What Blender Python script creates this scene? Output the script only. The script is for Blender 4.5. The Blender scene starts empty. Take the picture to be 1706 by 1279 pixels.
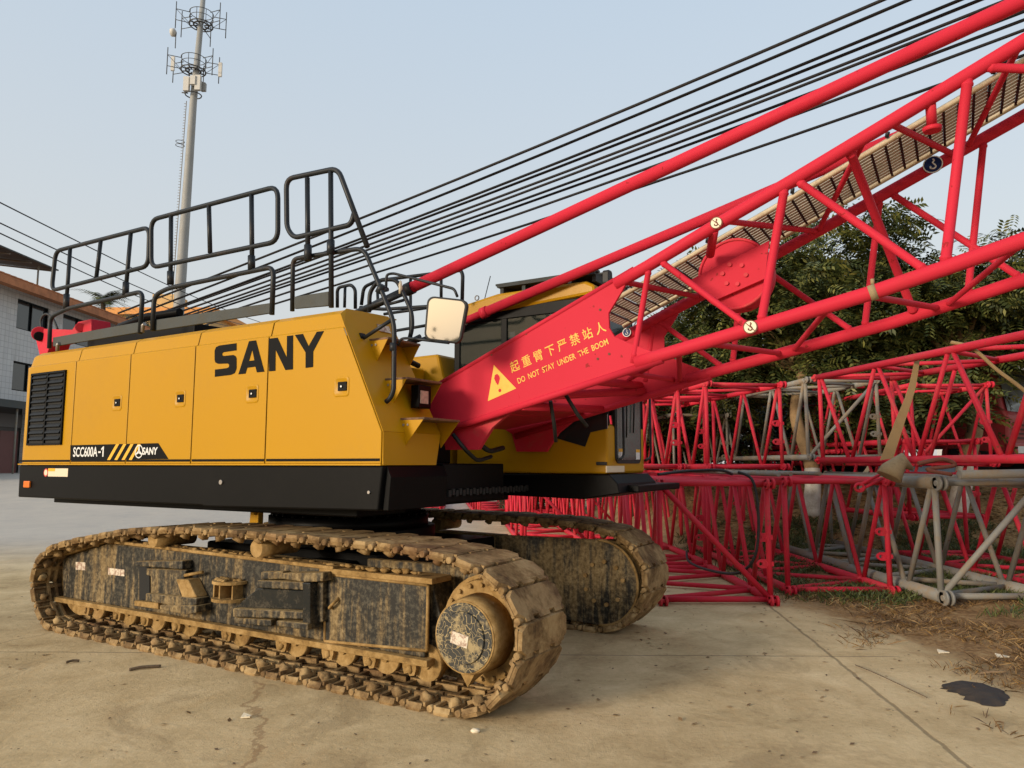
import bpy, bmesh, math, random
import numpy as np
from mathutils import Vector, Matrix, Euler
from mathutils.geometry import tessellate_polygon
R = math.radians
random.seed(7); rng = np.random.default_rng(7)
SC = bpy.context.scene
COL = SC.collection

# ------------------------------------------------------------------ camera, sky, sun, exposure
FPX, CXP, CYP, CAMH = 1230.0, 853.0, 639.5, 1.6
PITCH = R(6.148)
cd = bpy.data.cameras.new("camera"); cam = bpy.data.objects.new("camera", cd); COL.objects.link(cam)
cd.sensor_width = 36.0; cd.lens = FPX / 1706.0 * 36.0; cd.clip_start = 0.05; cd.clip_end = 3000
cam.location = (0, 0, CAMH); cam.rotation_euler = (R(90) + PITCH, 0, 0)
SC.camera = cam

SUN_AZ = math.atan2(-0.62, -0.78); SUN_EL = R(13)
w = bpy.data.worlds.new("World"); SC.world = w; w.use_nodes = True
nt = w.node_tree; bg = nt.nodes['Background']
sky = nt.nodes.new('ShaderNodeTexSky'); sky.sky_type = 'NISHITA'; sky.sun_disc = False
sky.sun_elevation = SUN_EL; sky.sun_rotation = R(90) - SUN_AZ
sky.air_density = 1.3; sky.dust_density = 6.0; sky.ozone_density = 1.5; sky.altitude = 0
# a hazy evening: the clear-sky blue is veiled by an even milky grey
mx = nt.nodes.new('ShaderNodeMix'); mx.data_type = 'RGBA'; mx.inputs[0].default_value = 0.66
tcw = nt.nodes.new('ShaderNodeTexCoord'); sxy = nt.nodes.new('ShaderNodeSeparateXYZ'); hz = nt.nodes.new('ShaderNodeValToRGB')
nt.links.new(tcw.outputs['Generated'], sxy.inputs[0]); nt.links.new(sxy.outputs[2], hz.inputs[0])
hz.color_ramp.elements[0].position = 0.0; hz.color_ramp.elements[0].color = (.80, .765, .725, 1)
hz.color_ramp.elements[1].position = .62; hz.color_ramp.elements[1].color = (.60, .72, .85, 1)
e_ = hz.color_ramp.elements.new(.24); e_.color = (.73, .765, .79, 1)
hs = nt.nodes.new('ShaderNodeVectorMath'); hs.operation = 'SCALE'; hs.inputs['Scale'].default_value = 8.0
nt.links.new(hz.outputs[0], hs.inputs[0]); nt.links.new(hs.outputs[0], mx.inputs[7])
nt.links.new(sky.outputs[0], mx.inputs[6]); nt.links.new(mx.outputs[2], bg.inputs[0])
bg.inputs[1].default_value = 0.112
sd = bpy.data.lights.new("sun", 'SUN'); so = bpy.data.objects.new("sun", sd); COL.objects.link(so)
sd.energy = 2.3; sd.angle = R(13); sd.color = (1.0, 0.86, 0.68)
sdir = Vector((math.cos(SUN_AZ) * math.cos(SUN_EL), math.sin(SUN_AZ) * math.cos(SUN_EL), math.sin(SUN_EL)))
so.rotation_euler = (-sdir).to_track_quat('-Z', 'Y').to_euler(); so.location = sdir * 60
SC.view_settings.view_transform = 'Standard'; SC.view_settings.look = 'None'
SC.view_settings.exposure = 0.42; SC.view_settings.gamma = 1.0

# ------------------------------------------------------------------ survey of the crane's own axes
DX = Vector((0.857, -0.515, 0)).normalized(); NY = Vector((-DX.y, DX.x, 0))
CC = Vector((-0.2, 4.74, 0)) - 2.64 * DX + 1.63 * NY
CROT = math.atan2(DX.y, DX.x)
CAM = Vector((0, 0, CAMH))
CAML = Vector(((CAM - CC).dot(DX), (CAM - CC).dot(NY), CAMH))
def ray(u, v):
    x = (u - CXP) / FPX; y = -(v - CYP) / FPX
    return Vector((x, math.cos(PITCH) - y * math.sin(PITCH), math.sin(PITCH) + y * math.cos(PITCH)))
def L(u, v, y):            # point of the crane's lengthwise plane y (crane axes) seen at photo position u, v
    r = ray(u, v); t = (y - CAML.y) / r.dot(NY)
    return Vector((CAML.x + t * r.dot(DX), y, CAMH + t * r.z))
def W(u, v, Y):            # world point at depth Y
    r = ray(u, v); t = Y / r.y
    return CAM + t * r

# ------------------------------------------------------------------ mesh collector
class MB:
    def __init__(s): s.v = []; s.f = []; s.sm = []
    def add(s, vs, fs, smooth=False):
        o = len(s.v); s.v += [tuple(p) for p in vs]
        for f in fs:
            s.f.append(tuple(i + o for i in f)); s.sm.append(smooth)
        return s
    def box(s, c, d, rot=None):
        c = Vector(c); h = Vector(d) / 2; vs = []
        for x in (-1, 1):
            for y in (-1, 1):
                for z in (-1, 1):
                    p = Vector((x * h.x, y * h.y, z * h.z))
                    if rot is not None: p = rot @ p
                    vs.append(c + p)
        return s.add(vs, [(0,1,3,2),(4,6,7,5),(0,4,5,1),(2,3,7,6),(0,2,6,4),(1,5,7,3)])
    def span(s, a, b):
        a = Vector(a); b = Vector(b); return s.box((a + b) / 2, (abs(b.x-a.x), abs(b.y-a.y), abs(b.z-a.z)))
    def tube(s, pts, r, seg=10, closed=False, cap=True):
        pts = [Vector(p) for p in pts]; n = len(pts)
        rr = [float(q) for q in r] if isinstance(r, (list, tuple)) else [float(r)] * n
        tan = []
        for i in range(n):
            a = pts[(i-1) % n] if (closed or i > 0) else pts[i]
            b = pts[(i+1) % n] if (closed or i < n-1) else pts[i]
            t = (b - a); t = t.normalized() if t.length > 1e-9 else Vector((0,0,1)); tan.append(t)
        up = Vector((0,0,1)) if abs(tan[0].z) < .9 else Vector((0,1,0))
        nrm = (up - tan[0] * up.dot(tan[0])).normalized(); vs = []
        for i in range(n):
            nrm = (nrm - tan[i] * nrm.dot(tan[i])).normalized(); bi = tan[i].cross(nrm)
            for k in range(seg):
                a = 2 * math.pi * k / seg
                vs.append(pts[i] + rr[i] * (math.cos(a) * nrm + math.sin(a) * bi))
        fs = []
        for i in range(n if closed else n - 1):
            j = (i + 1) % n
            for k in range(seg):
                k2 = (k + 1) % seg; fs.append((i*seg+k, i*seg+k2, j*seg+k2, j*seg+k))
        s.add(vs, fs, True)
        if cap and not closed:
            o = len(s.v) - len(vs)
            s.f.append(tuple(o + k for k in range(seg))[::-1]); s.sm.append(False)
            s.f.append(tuple(o + (n-1)*seg + k for k in range(seg))); s.sm.append(False)
        return s
    def cyl(s, a, b, r, seg=24): return s.tube([a, b], r, seg)
    def prism(s, poly, mapf, d0, d1):     # polygon (a,b) pushed from depth d0 to d1 through mapf(a,b,d)
        n = len(poly); vs = [mapf(a, b, d0) for a, b in poly] + [mapf(a, b, d1) for a, b in poly]
        fs = [tuple(range(n))[::-1], tuple(range(n, 2*n))] + [(i, (i+1) % n, n + (i+1) % n, n + i) for i in range(n)]
        return s.add(vs, fs)
    def xz(s, poly, y0, y1): return s.prism(poly, lambda a, b, d: (a, d, b), y0, y1)
    def yz(s, poly, x0, x1): return s.prism(poly, lambda a, b, d: (d, a, b), x0, x1)
    def xy(s, poly, z0, z1): return s.prism(poly, lambda a, b, d: (a, b, d), z0, z1)
    def tess(s, loops, mapf, d0, d1):     # polygon with holes
        vs3 = [[Vector((a, b, 0)) for a, b in l] for l in loops]
        tri = tessellate_polygon(vs3); flat = [q for l in loops for q in l]; n = len(flat)
        vs = [mapf(a, b, d0) for a, b in flat] + [mapf(a, b, d1) for a, b in flat]
        fs = [tuple(t) for t in tri] + [tuple(i + n for i in t)[::-1] for t in tri]; o = 0
        for l in loops:
            m = len(l); fs += [(o+i, o+(i+1) % m, n+o+(i+1) % m, n+o+i) for i in range(m)]; o += m
        return s.add(vs, fs)
    def lump(s, c, r, seed=0, sq=(1,1,1), seg=8, rings=5, amp=.25):
        rn = random.Random(seed); vs = [(c[0], c[1], c[2] + r*sq[2])]
        for i in range(1, rings):
            t = math.pi * i / rings
            for k in range(seg):
                a = 2*math.pi*k/seg; q = r * (1 + amp * (rn.random() - .5) * 2)
                vs.append((c[0]+q*sq[0]*math.sin(t)*math.cos(a), c[1]+q*sq[1]*math.sin(t)*math.sin(a), c[2]+q*sq[2]*math.cos(t)))
        vs.append((c[0], c[1], c[2] - r*sq[2])); fs = [(0, 1+k, 1+(k+1) % seg) for k in range(seg)]
        for i in range(rings-2):
            for k in range(seg):
                a = 1+i*seg+k; b = 1+i*seg+(k+1) % seg; fs.append((a, a+seg, b+seg, b))
        e = len(vs)-1; b0 = 1+(rings-2)*seg
        fs += [(b0+k, e, b0+(k+1) % seg) for k in range(seg)]
        return s.add(vs, fs, True)
    def mesh(s, name, mat=None):
        me = bpy.data.meshes.new(name); me.from_pydata(s.v, [], s.f)
        me.polygons.foreach_set('use_smooth', s.sm)
        bm = bmesh.new(); bm.from_mesh(me); bmesh.ops.recalc_face_normals(bm, faces=bm.faces); bm.to_mesh(me); bm.free()
        if mat: me.materials.append(mat)
        me.update(); return me
    def build(s, name, mat, parent=None, bevel=0, label=None):
        o = bpy.data.objects.new(name, s.mesh(name, mat)); COL.objects.link(o)
        if parent is not None: o.parent = parent
        if bevel:
            m = o.modifiers.new('bevel', 'BEVEL'); m.width = bevel; m.segments = 2; m.limit_method = 'ANGLE'; m.angle_limit = R(35)
        if label: o['label'] = label
        return o
def tag(o, label=None, cat=None, group=None, kind=None):
    if label: o['label'] = label
    if cat: o['category'] = cat
    if group: o['group'] = group
    if kind: o['kind'] = kind
    return o
def empty(name, loc=(0,0,0), rz=0.0, parent=None):
    o = bpy.data.objects.new(name, None); COL.objects.link(o); o.location = loc; o.rotation_euler = (0,0,rz)
    o.empty_display_size = .2
    if parent is not None: o.parent = parent
    return o
def dup(o, parent, loc=None, rot=None):
    c = o.copy(); COL.objects.link(c); c.parent = parent
    if loc is not None: c.location = loc
    if rot is not None: c.rotation_euler = rot
    return c
def smooth_path(pts, n=8):                # Catmull-Rom through the points
    P = [Vector(p) for p in pts]; out = []
    for i in range(len(P)-1):
        a = P[max(i-1,0)]; b = P[i]; c = P[i+1]; d = P[min(i+2,len(P)-1)]
        for k in range(n):
            t = k / n
            out.append(.5*((2*b)+(c-a)*t+(2*a-5*b+4*c-d)*t*t+(3*b-a-3*c+d)*t**3))
    out.append(P[-1]); return out
def rounded(pts, r, closed=False, n=5):   # polyline with its corners rounded
    P = [Vector(p) for p in pts]; out = []; m = len(P)
    for i in range(m):
        if not closed and i in (0, m-1): out.append(P[i]); continue
        a = P[i-1]; b = P[i]; c = P[(i+1) % m]
        u = (a-b); v = (c-b); q = min(r, u.length*.45, v.length*.45)
        s = b + u.normalized()*q; e = b + v.normalized()*q
        for k in range(n+1):
            t = k/n; out.append((1-t)**2*s + 2*t*(1-t)*b + t*t*e)
    return out

# ------------------------------------------------------------------ materials
class NT:
    def __init__(s, name):
        s.m = bpy.data.materials.new(name); s.m.use_nodes = True; s.t = s.m.node_tree
        s.b = s.t.nodes['Principled BSDF']
        s.tc = s.t.nodes.new('ShaderNodeTexCoord'); s.geo = s.t.nodes.new('ShaderNodeNewGeometry')
    def link(s, a, b): s.t.links.new(a, b)
    def noise(s, scale, detail=5, rough=.55, stretch=None, src='Object', dist=0):
        n = s.t.nodes.new('ShaderNodeTexNoise'); n.inputs['Scale'].default_value = scale
        n.inputs['Detail'].default_value = detail; n.inputs['Roughness'].default_value = rough; n.inputs['Distortion'].default_value = dist
        v = s.geo.outputs['Position'] if src == 'World' else s.tc.outputs[src]
        if stretch:
            mp = s.t.nodes.new('ShaderNodeMapping'); mp.inputs['Scale'].default_value = stretch; s.link(v, mp.inputs[0]); v = mp.outputs[0]
        s.link(v, n.inputs['Vector']); return n.outputs['Fac']
    def ramp(s, fac, stops):
        r = s.t.nodes.new('ShaderNodeValToRGB'); e = r.color_ramp.elements
        while len(e) < len(stops): e.new(.5)
        for q, (p, c) in zip(e, stops): q.position = p; q.color = (*c, 1) if len(c) == 3 else c
        s.link(fac, r.inputs[0]); return r.outputs[0]
    def band(s, fac, lo, hi):
        r = s.t.nodes.new('ShaderNodeMapRange'); r.inputs[1].default_value = lo; r.inputs[2].default_value = hi
        r.interpolation_type = 'SMOOTHSTEP'; s.link(fac, r.inputs[0]); return r.outputs[0]
    def mix(s, fac, a, b):
        m = s.t.nodes.new('ShaderNodeMix'); m.data_type = 'RGBA'
        for i, x in ((0, fac), (6, a), (7, b)):
            if hasattr(x, 'links'): s.link(x, m.inputs[i])
            elif isinstance(x, (int, float)): m.inputs[i].default_value = x
            else: m.inputs[i].default_value = (*x, 1)
        return m.outputs[2]
    def math(s, op, a, b=None, c=None):
        m = s.t.nodes.new('ShaderNodeMath'); m.operation = op
        for i, x in enumerate((a, b, c)):
            if x is None: continue
            if hasattr(x, 'links'): s.link(x, m.inputs[i])
            else: m.inputs[i].default_value = x
        return m.outputs[0]
    def sep(s, v):
        m = s.t.nodes.new('ShaderNodeSeparateXYZ'); s.link(v, m.inputs[0]); return m.outputs
    def out(s, col, rough=.5, metal=0, bump=None, bstr=.3, bdist=.02, spec=None, coat=0):
        for k, x in (('Base Color', col), ('Roughness', rough), ('Metallic', metal)):
            if hasattr(x, 'links'): s.link(x, s.b.inputs[k])
            elif isinstance(x, (int, float)): s.b.inputs[k].default_value = x
            else: s.b.inputs[k].default_value = (*x, 1)
        if spec is not None: s.b.inputs['Specular IOR Level'].default_value = spec
        if coat: s.b.inputs['Coat Weight'].default_value = coat; s.b.inputs['Coat Roughness'].default_value = .12
        if bump is not None:
            b = s.t.nodes.new('ShaderNodeBump'); b.inputs['Strength'].default_value = bstr; b.inputs['Distance'].default_value = bdist
            s.link(bump, b.inputs['Height']); s.link(b.outputs[0], s.b.inputs['Normal'])
        return s.m
def paint(name, col, rough=.4, dirt=(.25,.19,.12), amt=.35, scale=2.5, lo=.5, hi=.8, coat=0, fade=.12, src='World', chip=None, spec=None):
    n = NT(name); a = n.noise(scale, 8, .62, src=src); b = n.noise(scale*9, 6, .6, src=src); c = n.noise(.9, 3, src=src)
    d = n.math('MULTIPLY', n.band(n.math('MULTIPLY_ADD', b, .35, n.math('MULTIPLY', a, .75)), lo, hi), amt)
    dark = tuple(x*(1-fade) for x in col); lite = tuple(min(1, x*(1+fade) + fade*.02) for x in col)
    base = n.mix(c, dark, lite); colr = n.mix(d, base, dirt)
    if chip:
        f = n.band(n.noise(14, 4, .5, src=src), .69, .72); colr = n.mix(n.math('MULTIPLY', f, .85), colr, chip)
    rr = n.math('MULTIPLY_ADD', d, .5, rough)
    return n.out(colr, rr, bump=b, bstr=.06, bdist=.01, coat=coat, spec=spec)
def flat(name, col, rough=.5, metal=0, spec=None): return NT(name).out(col, rough, metal, spec=spec)
M = {}
M['yellow'] = paint('yellow paint', (.47,.238,.0022), .40, (.28,.16,.05), .14, 1.6, .5, .85, fade=.04, spec=.22)
M['red'] = paint('red paint', (.55,.026,.050), .55, (.45,.045,.05), .30, 2.2, .55, .82, fade=.06, chip=(.26,.02,.02), spec=.07)
M['redold'] = paint('weathered red paint', (.57,.025,.048), .5, (.36,.12,.09), .5, 2.6, .52, .78, fade=.12, chip=(.25,.06,.04), spec=.15)
M['grey'] = paint('weathered grey pipe', (.20,.195,.175), .62, (.26,.18,.10), .8, 3.0, .45, .72, fade=.2, chip=(.16,.09,.05))
M['tanpipe'] = paint('muddy pipe', (.36,.24,.10), .7, (.2,.13,.07), .6, 4, .45, .72)
M['black'] = paint('black paint', (.0030,.0030,.0033), .45, (.03,.025,.02), .08, 2.0, .5, .85, spec=.12, fade=0)
M['rail'] = paint('dark rail paint', (.012,.015,.019), .45, (.09,.05,.03), .35, 5, .55, .8, spec=.3)
M['plank'] = paint('dark toe board', (.035,.042,.042), .65, (.10,.09,.07), .5, 4, .45, .75)
M['rope'] = paint('greased wire rope', (.014,.013,.014), .55, (.05,.03,.02), .3, 6, spec=.2)
M['rubber'] = flat('black rubber', (.012,.012,.012), .6)
M['dark'] = flat('dark gap', (.006,.006,.006), .8)
M['steel'] = paint('worn steel', (.30,.28,.26), .42, (.2,.1,.05), .5, 8); M['steel'].node_tree.nodes['Principled BSDF'].inputs['Metallic'].default_value = .6
M['lettering'] = flat('black lettering', (.0035,.0035,.0035), .55, spec=.1)
M['white'] = flat('white marking', (.72,.72,.70), .45)
M['amber'] = paint('decal yellow', (.80,.42,.02), .5, (.5,.2,.05), .3, 9)
M['orange'] = flat('amber lens', (.75,.16,.01), .25)
M['decalred'] = flat('red marking', (.55,.04,.03), .45)
M['blue'] = flat('blue marking', (.008,.022,.11), .5, spec=.2)
M['cream'] = flat('cream marking', (.72,.62,.45), .5)
M['mirror'] = flat('mirror glass', (.80,.74,.62), .03, 1.0)
M['strap'] = paint('tan webbing', (.32,.21,.09), .85, (.2,.13,.06), .5, 7)
M['cone'] = paint('worn hide cap', (.30,.22,.12), .85, (.15,.1,.06), .6, 12)
def glass(name, col, rough=.05):
    n = NT(name); n.out(col, rough); b = n.b
    b.inputs['Alpha'].default_value = .80; b.inputs['Specular IOR Level'].default_value = .3
    return n.m
M['glass'] = glass('tinted glass', (.012,.018,.017))
M['darkglass'] = flat('dark glass', (.02,.025,.028), .08, spec=.8)
M['curtain'] = paint('pale green curtain', (.20,.30,.22), .8, (.06,.10,.07), .5, 6)
def mud(name, cols, bscale=18, bstr=.8, bdist=.012, src='World', rust=.3):
    n = NT(name); a = n.noise(5, 8, .65, src=src, dist=.4); b = n.noise(bscale, 10, .7, src=src); c = n.noise(1.7, 4, src=src)
    m = n.math('ADD', n.math('MULTIPLY', a, .6), n.math('MULTIPLY', b, .4))
    col = n.ramp(m, [(.34, cols[0]), (.47, cols[1]), (.60, cols[2])])
    col = n.mix(n.math('MULTIPLY', n.band(c, .52, .68), rust), col, (.12,.045,.022))
    if name == 'muddy track steel':
        oi = n.t.nodes.new('ShaderNodeObjectInfo'); col = n.mix(n.math('MULTIPLY', oi.outputs['Random'], .6), col, n.mix(n.band(a, .42, .58), (.06,.034,.02), (.25,.16,.075)))
    return n.out(col, .88, bump=m, bstr=bstr, bdist=bdist, spec=.2)
M['mud'] = mud('dried mud', [(.09,.052,.021), (.27,.165,.058), (.42,.275,.115)])
M['shoe'] = mud('muddy track steel', [(.065,.037,.018), (.25,.155,.064), (.43,.30,.145)], 26, .7, .008, rust=.55)
def muddy_black(name, cover=.5):
    n = NT(name); st = n.noise(15, 8, .66, (1,1,.09), 'World'); f = n.noise(28, 8, .7, src='World'); big = n.noise(2.2, 4, src='World')
    nz = n.sep(n.geo.outputs['Normal'])[2]; up = n.band(nz, .25, .7)
    k = n.math('ADD', n.math('MULTIPLY', st, .55), n.math('ADD', n.math('MULTIPLY', f, .13), n.math('MULTIPLY', big, .32)))
    fac = n.math('MAXIMUM', n.math('MULTIPLY', n.band(k, cover, cover + .14), .72), up)
    mudc = n.ramp(f, [(.35, (.14,.09,.04)), (.5, (.27,.185,.08)), (.65, (.40,.29,.14))])
    base = n.mix(n.band(f, .45, .62), (.013,.012,.010), (.060,.054,.040))
    col = n.mix(fac, base, mudc)
    return n.out(col, n.math('MULTIPLY_ADD', fac, .4, .48), bump=k, bstr=.5, bdist=.012, spec=.3)
M['mudblack'] = muddy_black('mud streaked black paint', .455)
M['mudblack2'] = muddy_black('mud caked black paint', .42)
M['rust'] = paint('rusty bolt', (.16,.05,.03), .8, (.05,.03,.02), .5, 20)
M['wood'] = paint('tan painted edge', (.55,.46,.32), .7, (.25,.16,.08), .6, 5, .45, .75)
M['tread'] = paint('galvanised tread', (.46,.44,.38), .6, (.30,.26,.19), .5, 5, .45, .75)
M['lens'] = paint('lamp lens', (.55,.38,.30), .3, (.3,.2,.15), .6, 40, .45, .6)
M['louvre'] = flat('louvre black', (.010,.010,.010), .4, spec=.2)
M['glassfront'] = glass('clear dusty glass', (.10,.12,.11), .12)
M['truckglass'] = flat('lorry glass', (.16,.18,.19), .12, spec=.8)
M['bluesheet'] = paint('pale blue sheet', (.38,.46,.55), .6, (.3,.3,.3), .4, 4)
M['tar'] = paint('dark tar', (.022,.017,.014), .75, (.09,.06,.04), .5, 12, .45, .7)
M['towersteel'] = paint('galvanised mast', (.30,.30,.285), .6, (.25,.22,.17), .4, 1)
M['towerdark'] = flat('dark mast steel', (.06,.06,.06), .6)
M['antenna'] = flat('antenna cover', (.55,.53,.49), .6)
M['shopdark'] = paint('dark shopfront', (.03,.026,.024), .5, (.08,.05,.04), .6, .8)
M['doorred'] = flat('dark red door', (.12,.03,.025), .5)
M['shopsign'] = flat('faded signboard', (.10,.09,.085), .6)
M['palewall'] = flat('pale render', (.55,.55,.54), .8)
M['grit'] = leafmat_grit = paint('pale grit', (.40,.31,.19), .9, (.2,.13,.07), .8, 40, .45, .6)

# ------------------------------------------------------------------ ground
def sm(a, b, x):
    t = min(1, max(0, (x-a)/(b-a))); return t*t*(3-2*t)
def gh(x, y):
    bank = 1.25 * sm(13.2, 17.5, y) * sm(2.6, 4.6, x)
    rise = 1.1 * sm(15, 38, y) * (1 - sm(-9, -3, x))
    lump = .05 * math.sin(x*2.1+y) * math.sin(y*1.7) * sm(3.6, 5.0, x) * sm(7.5, 9, y)
    return bank + rise + lump
def ground():
    xs = sorted(set([-900,-400,-200,-120,-80] + list(np.arange(-60,-10,2.0)) + list(np.arange(-10,16,.4)) + list(np.arange(16,60,2.0)) + [80,120,200,400,900]))
    ys = sorted(set([-400,-150,-60,-30,-15] + list(np.arange(-8,3,1.0)) + list(np.arange(3,24,.4)) + list(np.arange(24,60,1.5)) + [60,80,120,200,400,900,1600]))
    vs = [(x, y, gh(x, y)) for y in ys for x in xs]; nx = len(xs)
    fs = [(j*nx+i, j*nx+i+1, (j+1)*nx+i+1, (j+1)*nx+i) for j in range(len(ys)-1) for i in range(nx-1)]
    n = NT('dusty concrete yard')
    p = n.sep(n.geo.outputs['Position']); X, Y = p[0], p[1]
    big = n.noise(.55, 6, .6, src='World'); mid = n.noise(2.4, 8, .65, src='World', dist=.5); fine = n.noise(22, 8, .7, src='World'); grit = n.noise(90, 4, .6, src='World')
    m = n.math('ADD', n.math('MULTIPLY', big, .42), n.math('ADD', n.math('MULTIPLY', mid, .38), n.math('MULTIPLY', fine, .20)))
    conc = n.ramp(m, [(.34, (.25,.165,.08)), (.44, (.46,.335,.175)), (.53, (.58,.435,.24)), (.66, (.72,.56,.33))])
    streak = n.noise(1.3, 7, .7, (1.0,.22,1), 'World', .8)
    conc = n.mix(n.math('MULTIPLY', n.band(streak, .54, .72), .5), conc, (.52,.33,.145))
    stn = n.noise(.8, 8, .7, (1,1,1), 'World', 1.2); conc = n.mix(n.math('MULTIPLY', n.band(stn, .53, .64), .45), conc, (.30,.21,.11))
    far = n.band(Y, 10, 17); left = n.math('SUBTRACT', 1, n.band(X, -2.5, 0.5))
    conc = n.mix(n.math('MULTIPLY', n.math('MULTIPLY', far, left), .75), conc, (.46,.44,.42))
    wet = n.band(n.noise(6, 6, .7, src='World'), .66, .72); conc = n.mix(n.math('MULTIPLY', wet, .45), conc, (.12,.085,.05))
    # joints and cracks
    wob = n.math('MULTIPLY', n.math('SUBTRACT', n.noise(3, 5, .7, src='World'), .5), .12)
    def line(a, b, wd, dark, amt, w0=1.0):
        nonlocal conc
        d = Vector((b[0]-a[0], b[1]-a[1])); l = d.length; d /= l
        dist = n.math('ADD', n.math('MULTIPLY', X, -d.y), n.math('MULTIPLY', Y, d.x)); c0 = -d.y*a[0] + d.x*a[1]
        dist = n.math('ABSOLUTE', n.math('ADD', n.math('SUBTRACT', dist, c0), n.math('MULTIPLY', wob, w0)))
        along = n.math('SUBTRACT', n.math('ADD', n.math('MULTIPLY', X, d.x), n.math('MULTIPLY', Y, d.y)), d.x*a[0]+d.y*a[1])
        ins = n.math('MULTIPLY', n.band(along, -.1, .1), n.math('SUBTRACT', 1, n.band(along, l-.1, l+.1)))
        k = n.math('MULTIPLY', n.math('SUBTRACT', 1, n.band(dist, wd*.4, wd)), n.math('MULTIPLY', ins, amt))
        conc = n.mix(k, conc, dark); return k
    k1 = line((2.98,9.2), (2.25,2.5), .020, (.10,.07,.04), .55, .6)
    k2 = line((-9,6.62), (3.2,6.36), .016, (.10,.075,.05), .55, .35)
    k3 = line((-1.9,5.7), (-1.0,3.0), .03, (.24,.13,.06), .5, 4.0)
    k4 = line((-4.4,7.2), (-7,2.0), .02, (.16,.11,.065), .4, 3.0)
    # dirt strip on the right
    edge = n.math('ADD', X, n.math('MULTIPLY', n.math('SUBTRACT', mid, .5), 1.6))
    edge = n.math('ADD', edge, n.math('MULTIPLY', n.math('SUBTRACT', fine, .5), .5))
    edge = n.math('SUBTRACT', edge, n.math('MULTIPLY', n.band(Y, 8.6, 6.2), .35))
    dm = n.band(edge, 2.95, 3.55); dm = n.math('MULTIPLY', dm, n.band(Y, 2.5, 5.0))
    soil = n.ramp(n.math('ADD', n.math('MULTIPLY', mid, .45), n.math('MULTIPLY', fine, .55)), [(.36, (.06,.034,.016)), (.47, (.20,.11,.045)), (.56, (.33,.205,.09)), (.68, (.46,.33,.17))])
    col = n.mix(dm, conc, soil)
    bumph = n.math('ADD', n.math('MULTIPLY', mid, .5), n.math('ADD', n.math('MULTIPLY', fine, .35), n.math('MULTIPLY', grit, .10)))
    bumph = n.math('SUBTRACT', bumph, n.math('MULTIPLY', k1, .25))
    mat = n.out(col, .9, bump=bumph, bstr=.55, bdist=.035, spec=.18)
    b = MB(); b.add(vs, fs, True); o = b.build('ground', mat); tag(o, kind='structure')
ground()

# ------------------------------------------------------------------ crawler crane
crane = tag(empty('crawler_crane', CC, CROT), 'yellow crawler crane on muddy tracks with its red lattice boom lowered to the right', 'crane')
def part(mb, name, mat, bevel=0, parent=None, label=None): return mb.build(name, mat, crane if parent is None else parent, bevel, label)

# ---- crawler tracks
TP = [(2.47,0),(2.66,.07),(2.83,.22),(2.93,.42),(2.945,.60),(2.86,.78),(2.71,.905),(2.5,.985),(2.1,1.035),(1.63,1.055),(.6,1.065),(-.4,1.062),(-1.1,1.02),
      (-1.5,.965),(-2.0,.885),(-2.38,.80),(-2.6,.69),(-2.72,.53),(-2.71,.33),(-2.6,.14),(-2.42,.02),(-2.15,0)]
def track_path(pitch_n):
    p = [Vector((x,0,z)) for x, z in TP][::-1]          # rear bottom, up, over the top to the front, down
    # close along the bottom
    q = smooth_path(p, 14); q = q + [q[-1].lerp(q[0], t/60) for t in range(1, 61)]
    cum = [0]
    for a, b in zip(q, q[1:]): cum.append(cum[-1] + (b-a).length)
    Lt = cum[-1]; out = []
    def at(s):
        s %= Lt
        lo = int(np.searchsorted(cum, s, 'right')) - 1; lo = min(lo, len(q)-2)
        return q[lo].lerp(q[lo+1], (s-cum[lo]) / max(1e-9, cum[lo+1]-cum[lo]))
    pt = Lt / pitch_n
    for i in range(pitch_n):
        a = at(i*pt - pt*.46); b = at(i*pt + pt*.46); out.append(((a+b)/2, (b-a).normalized()))
    return out, pt
NSH = 55
shoes, PITCHL = track_path(NSH)
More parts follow.
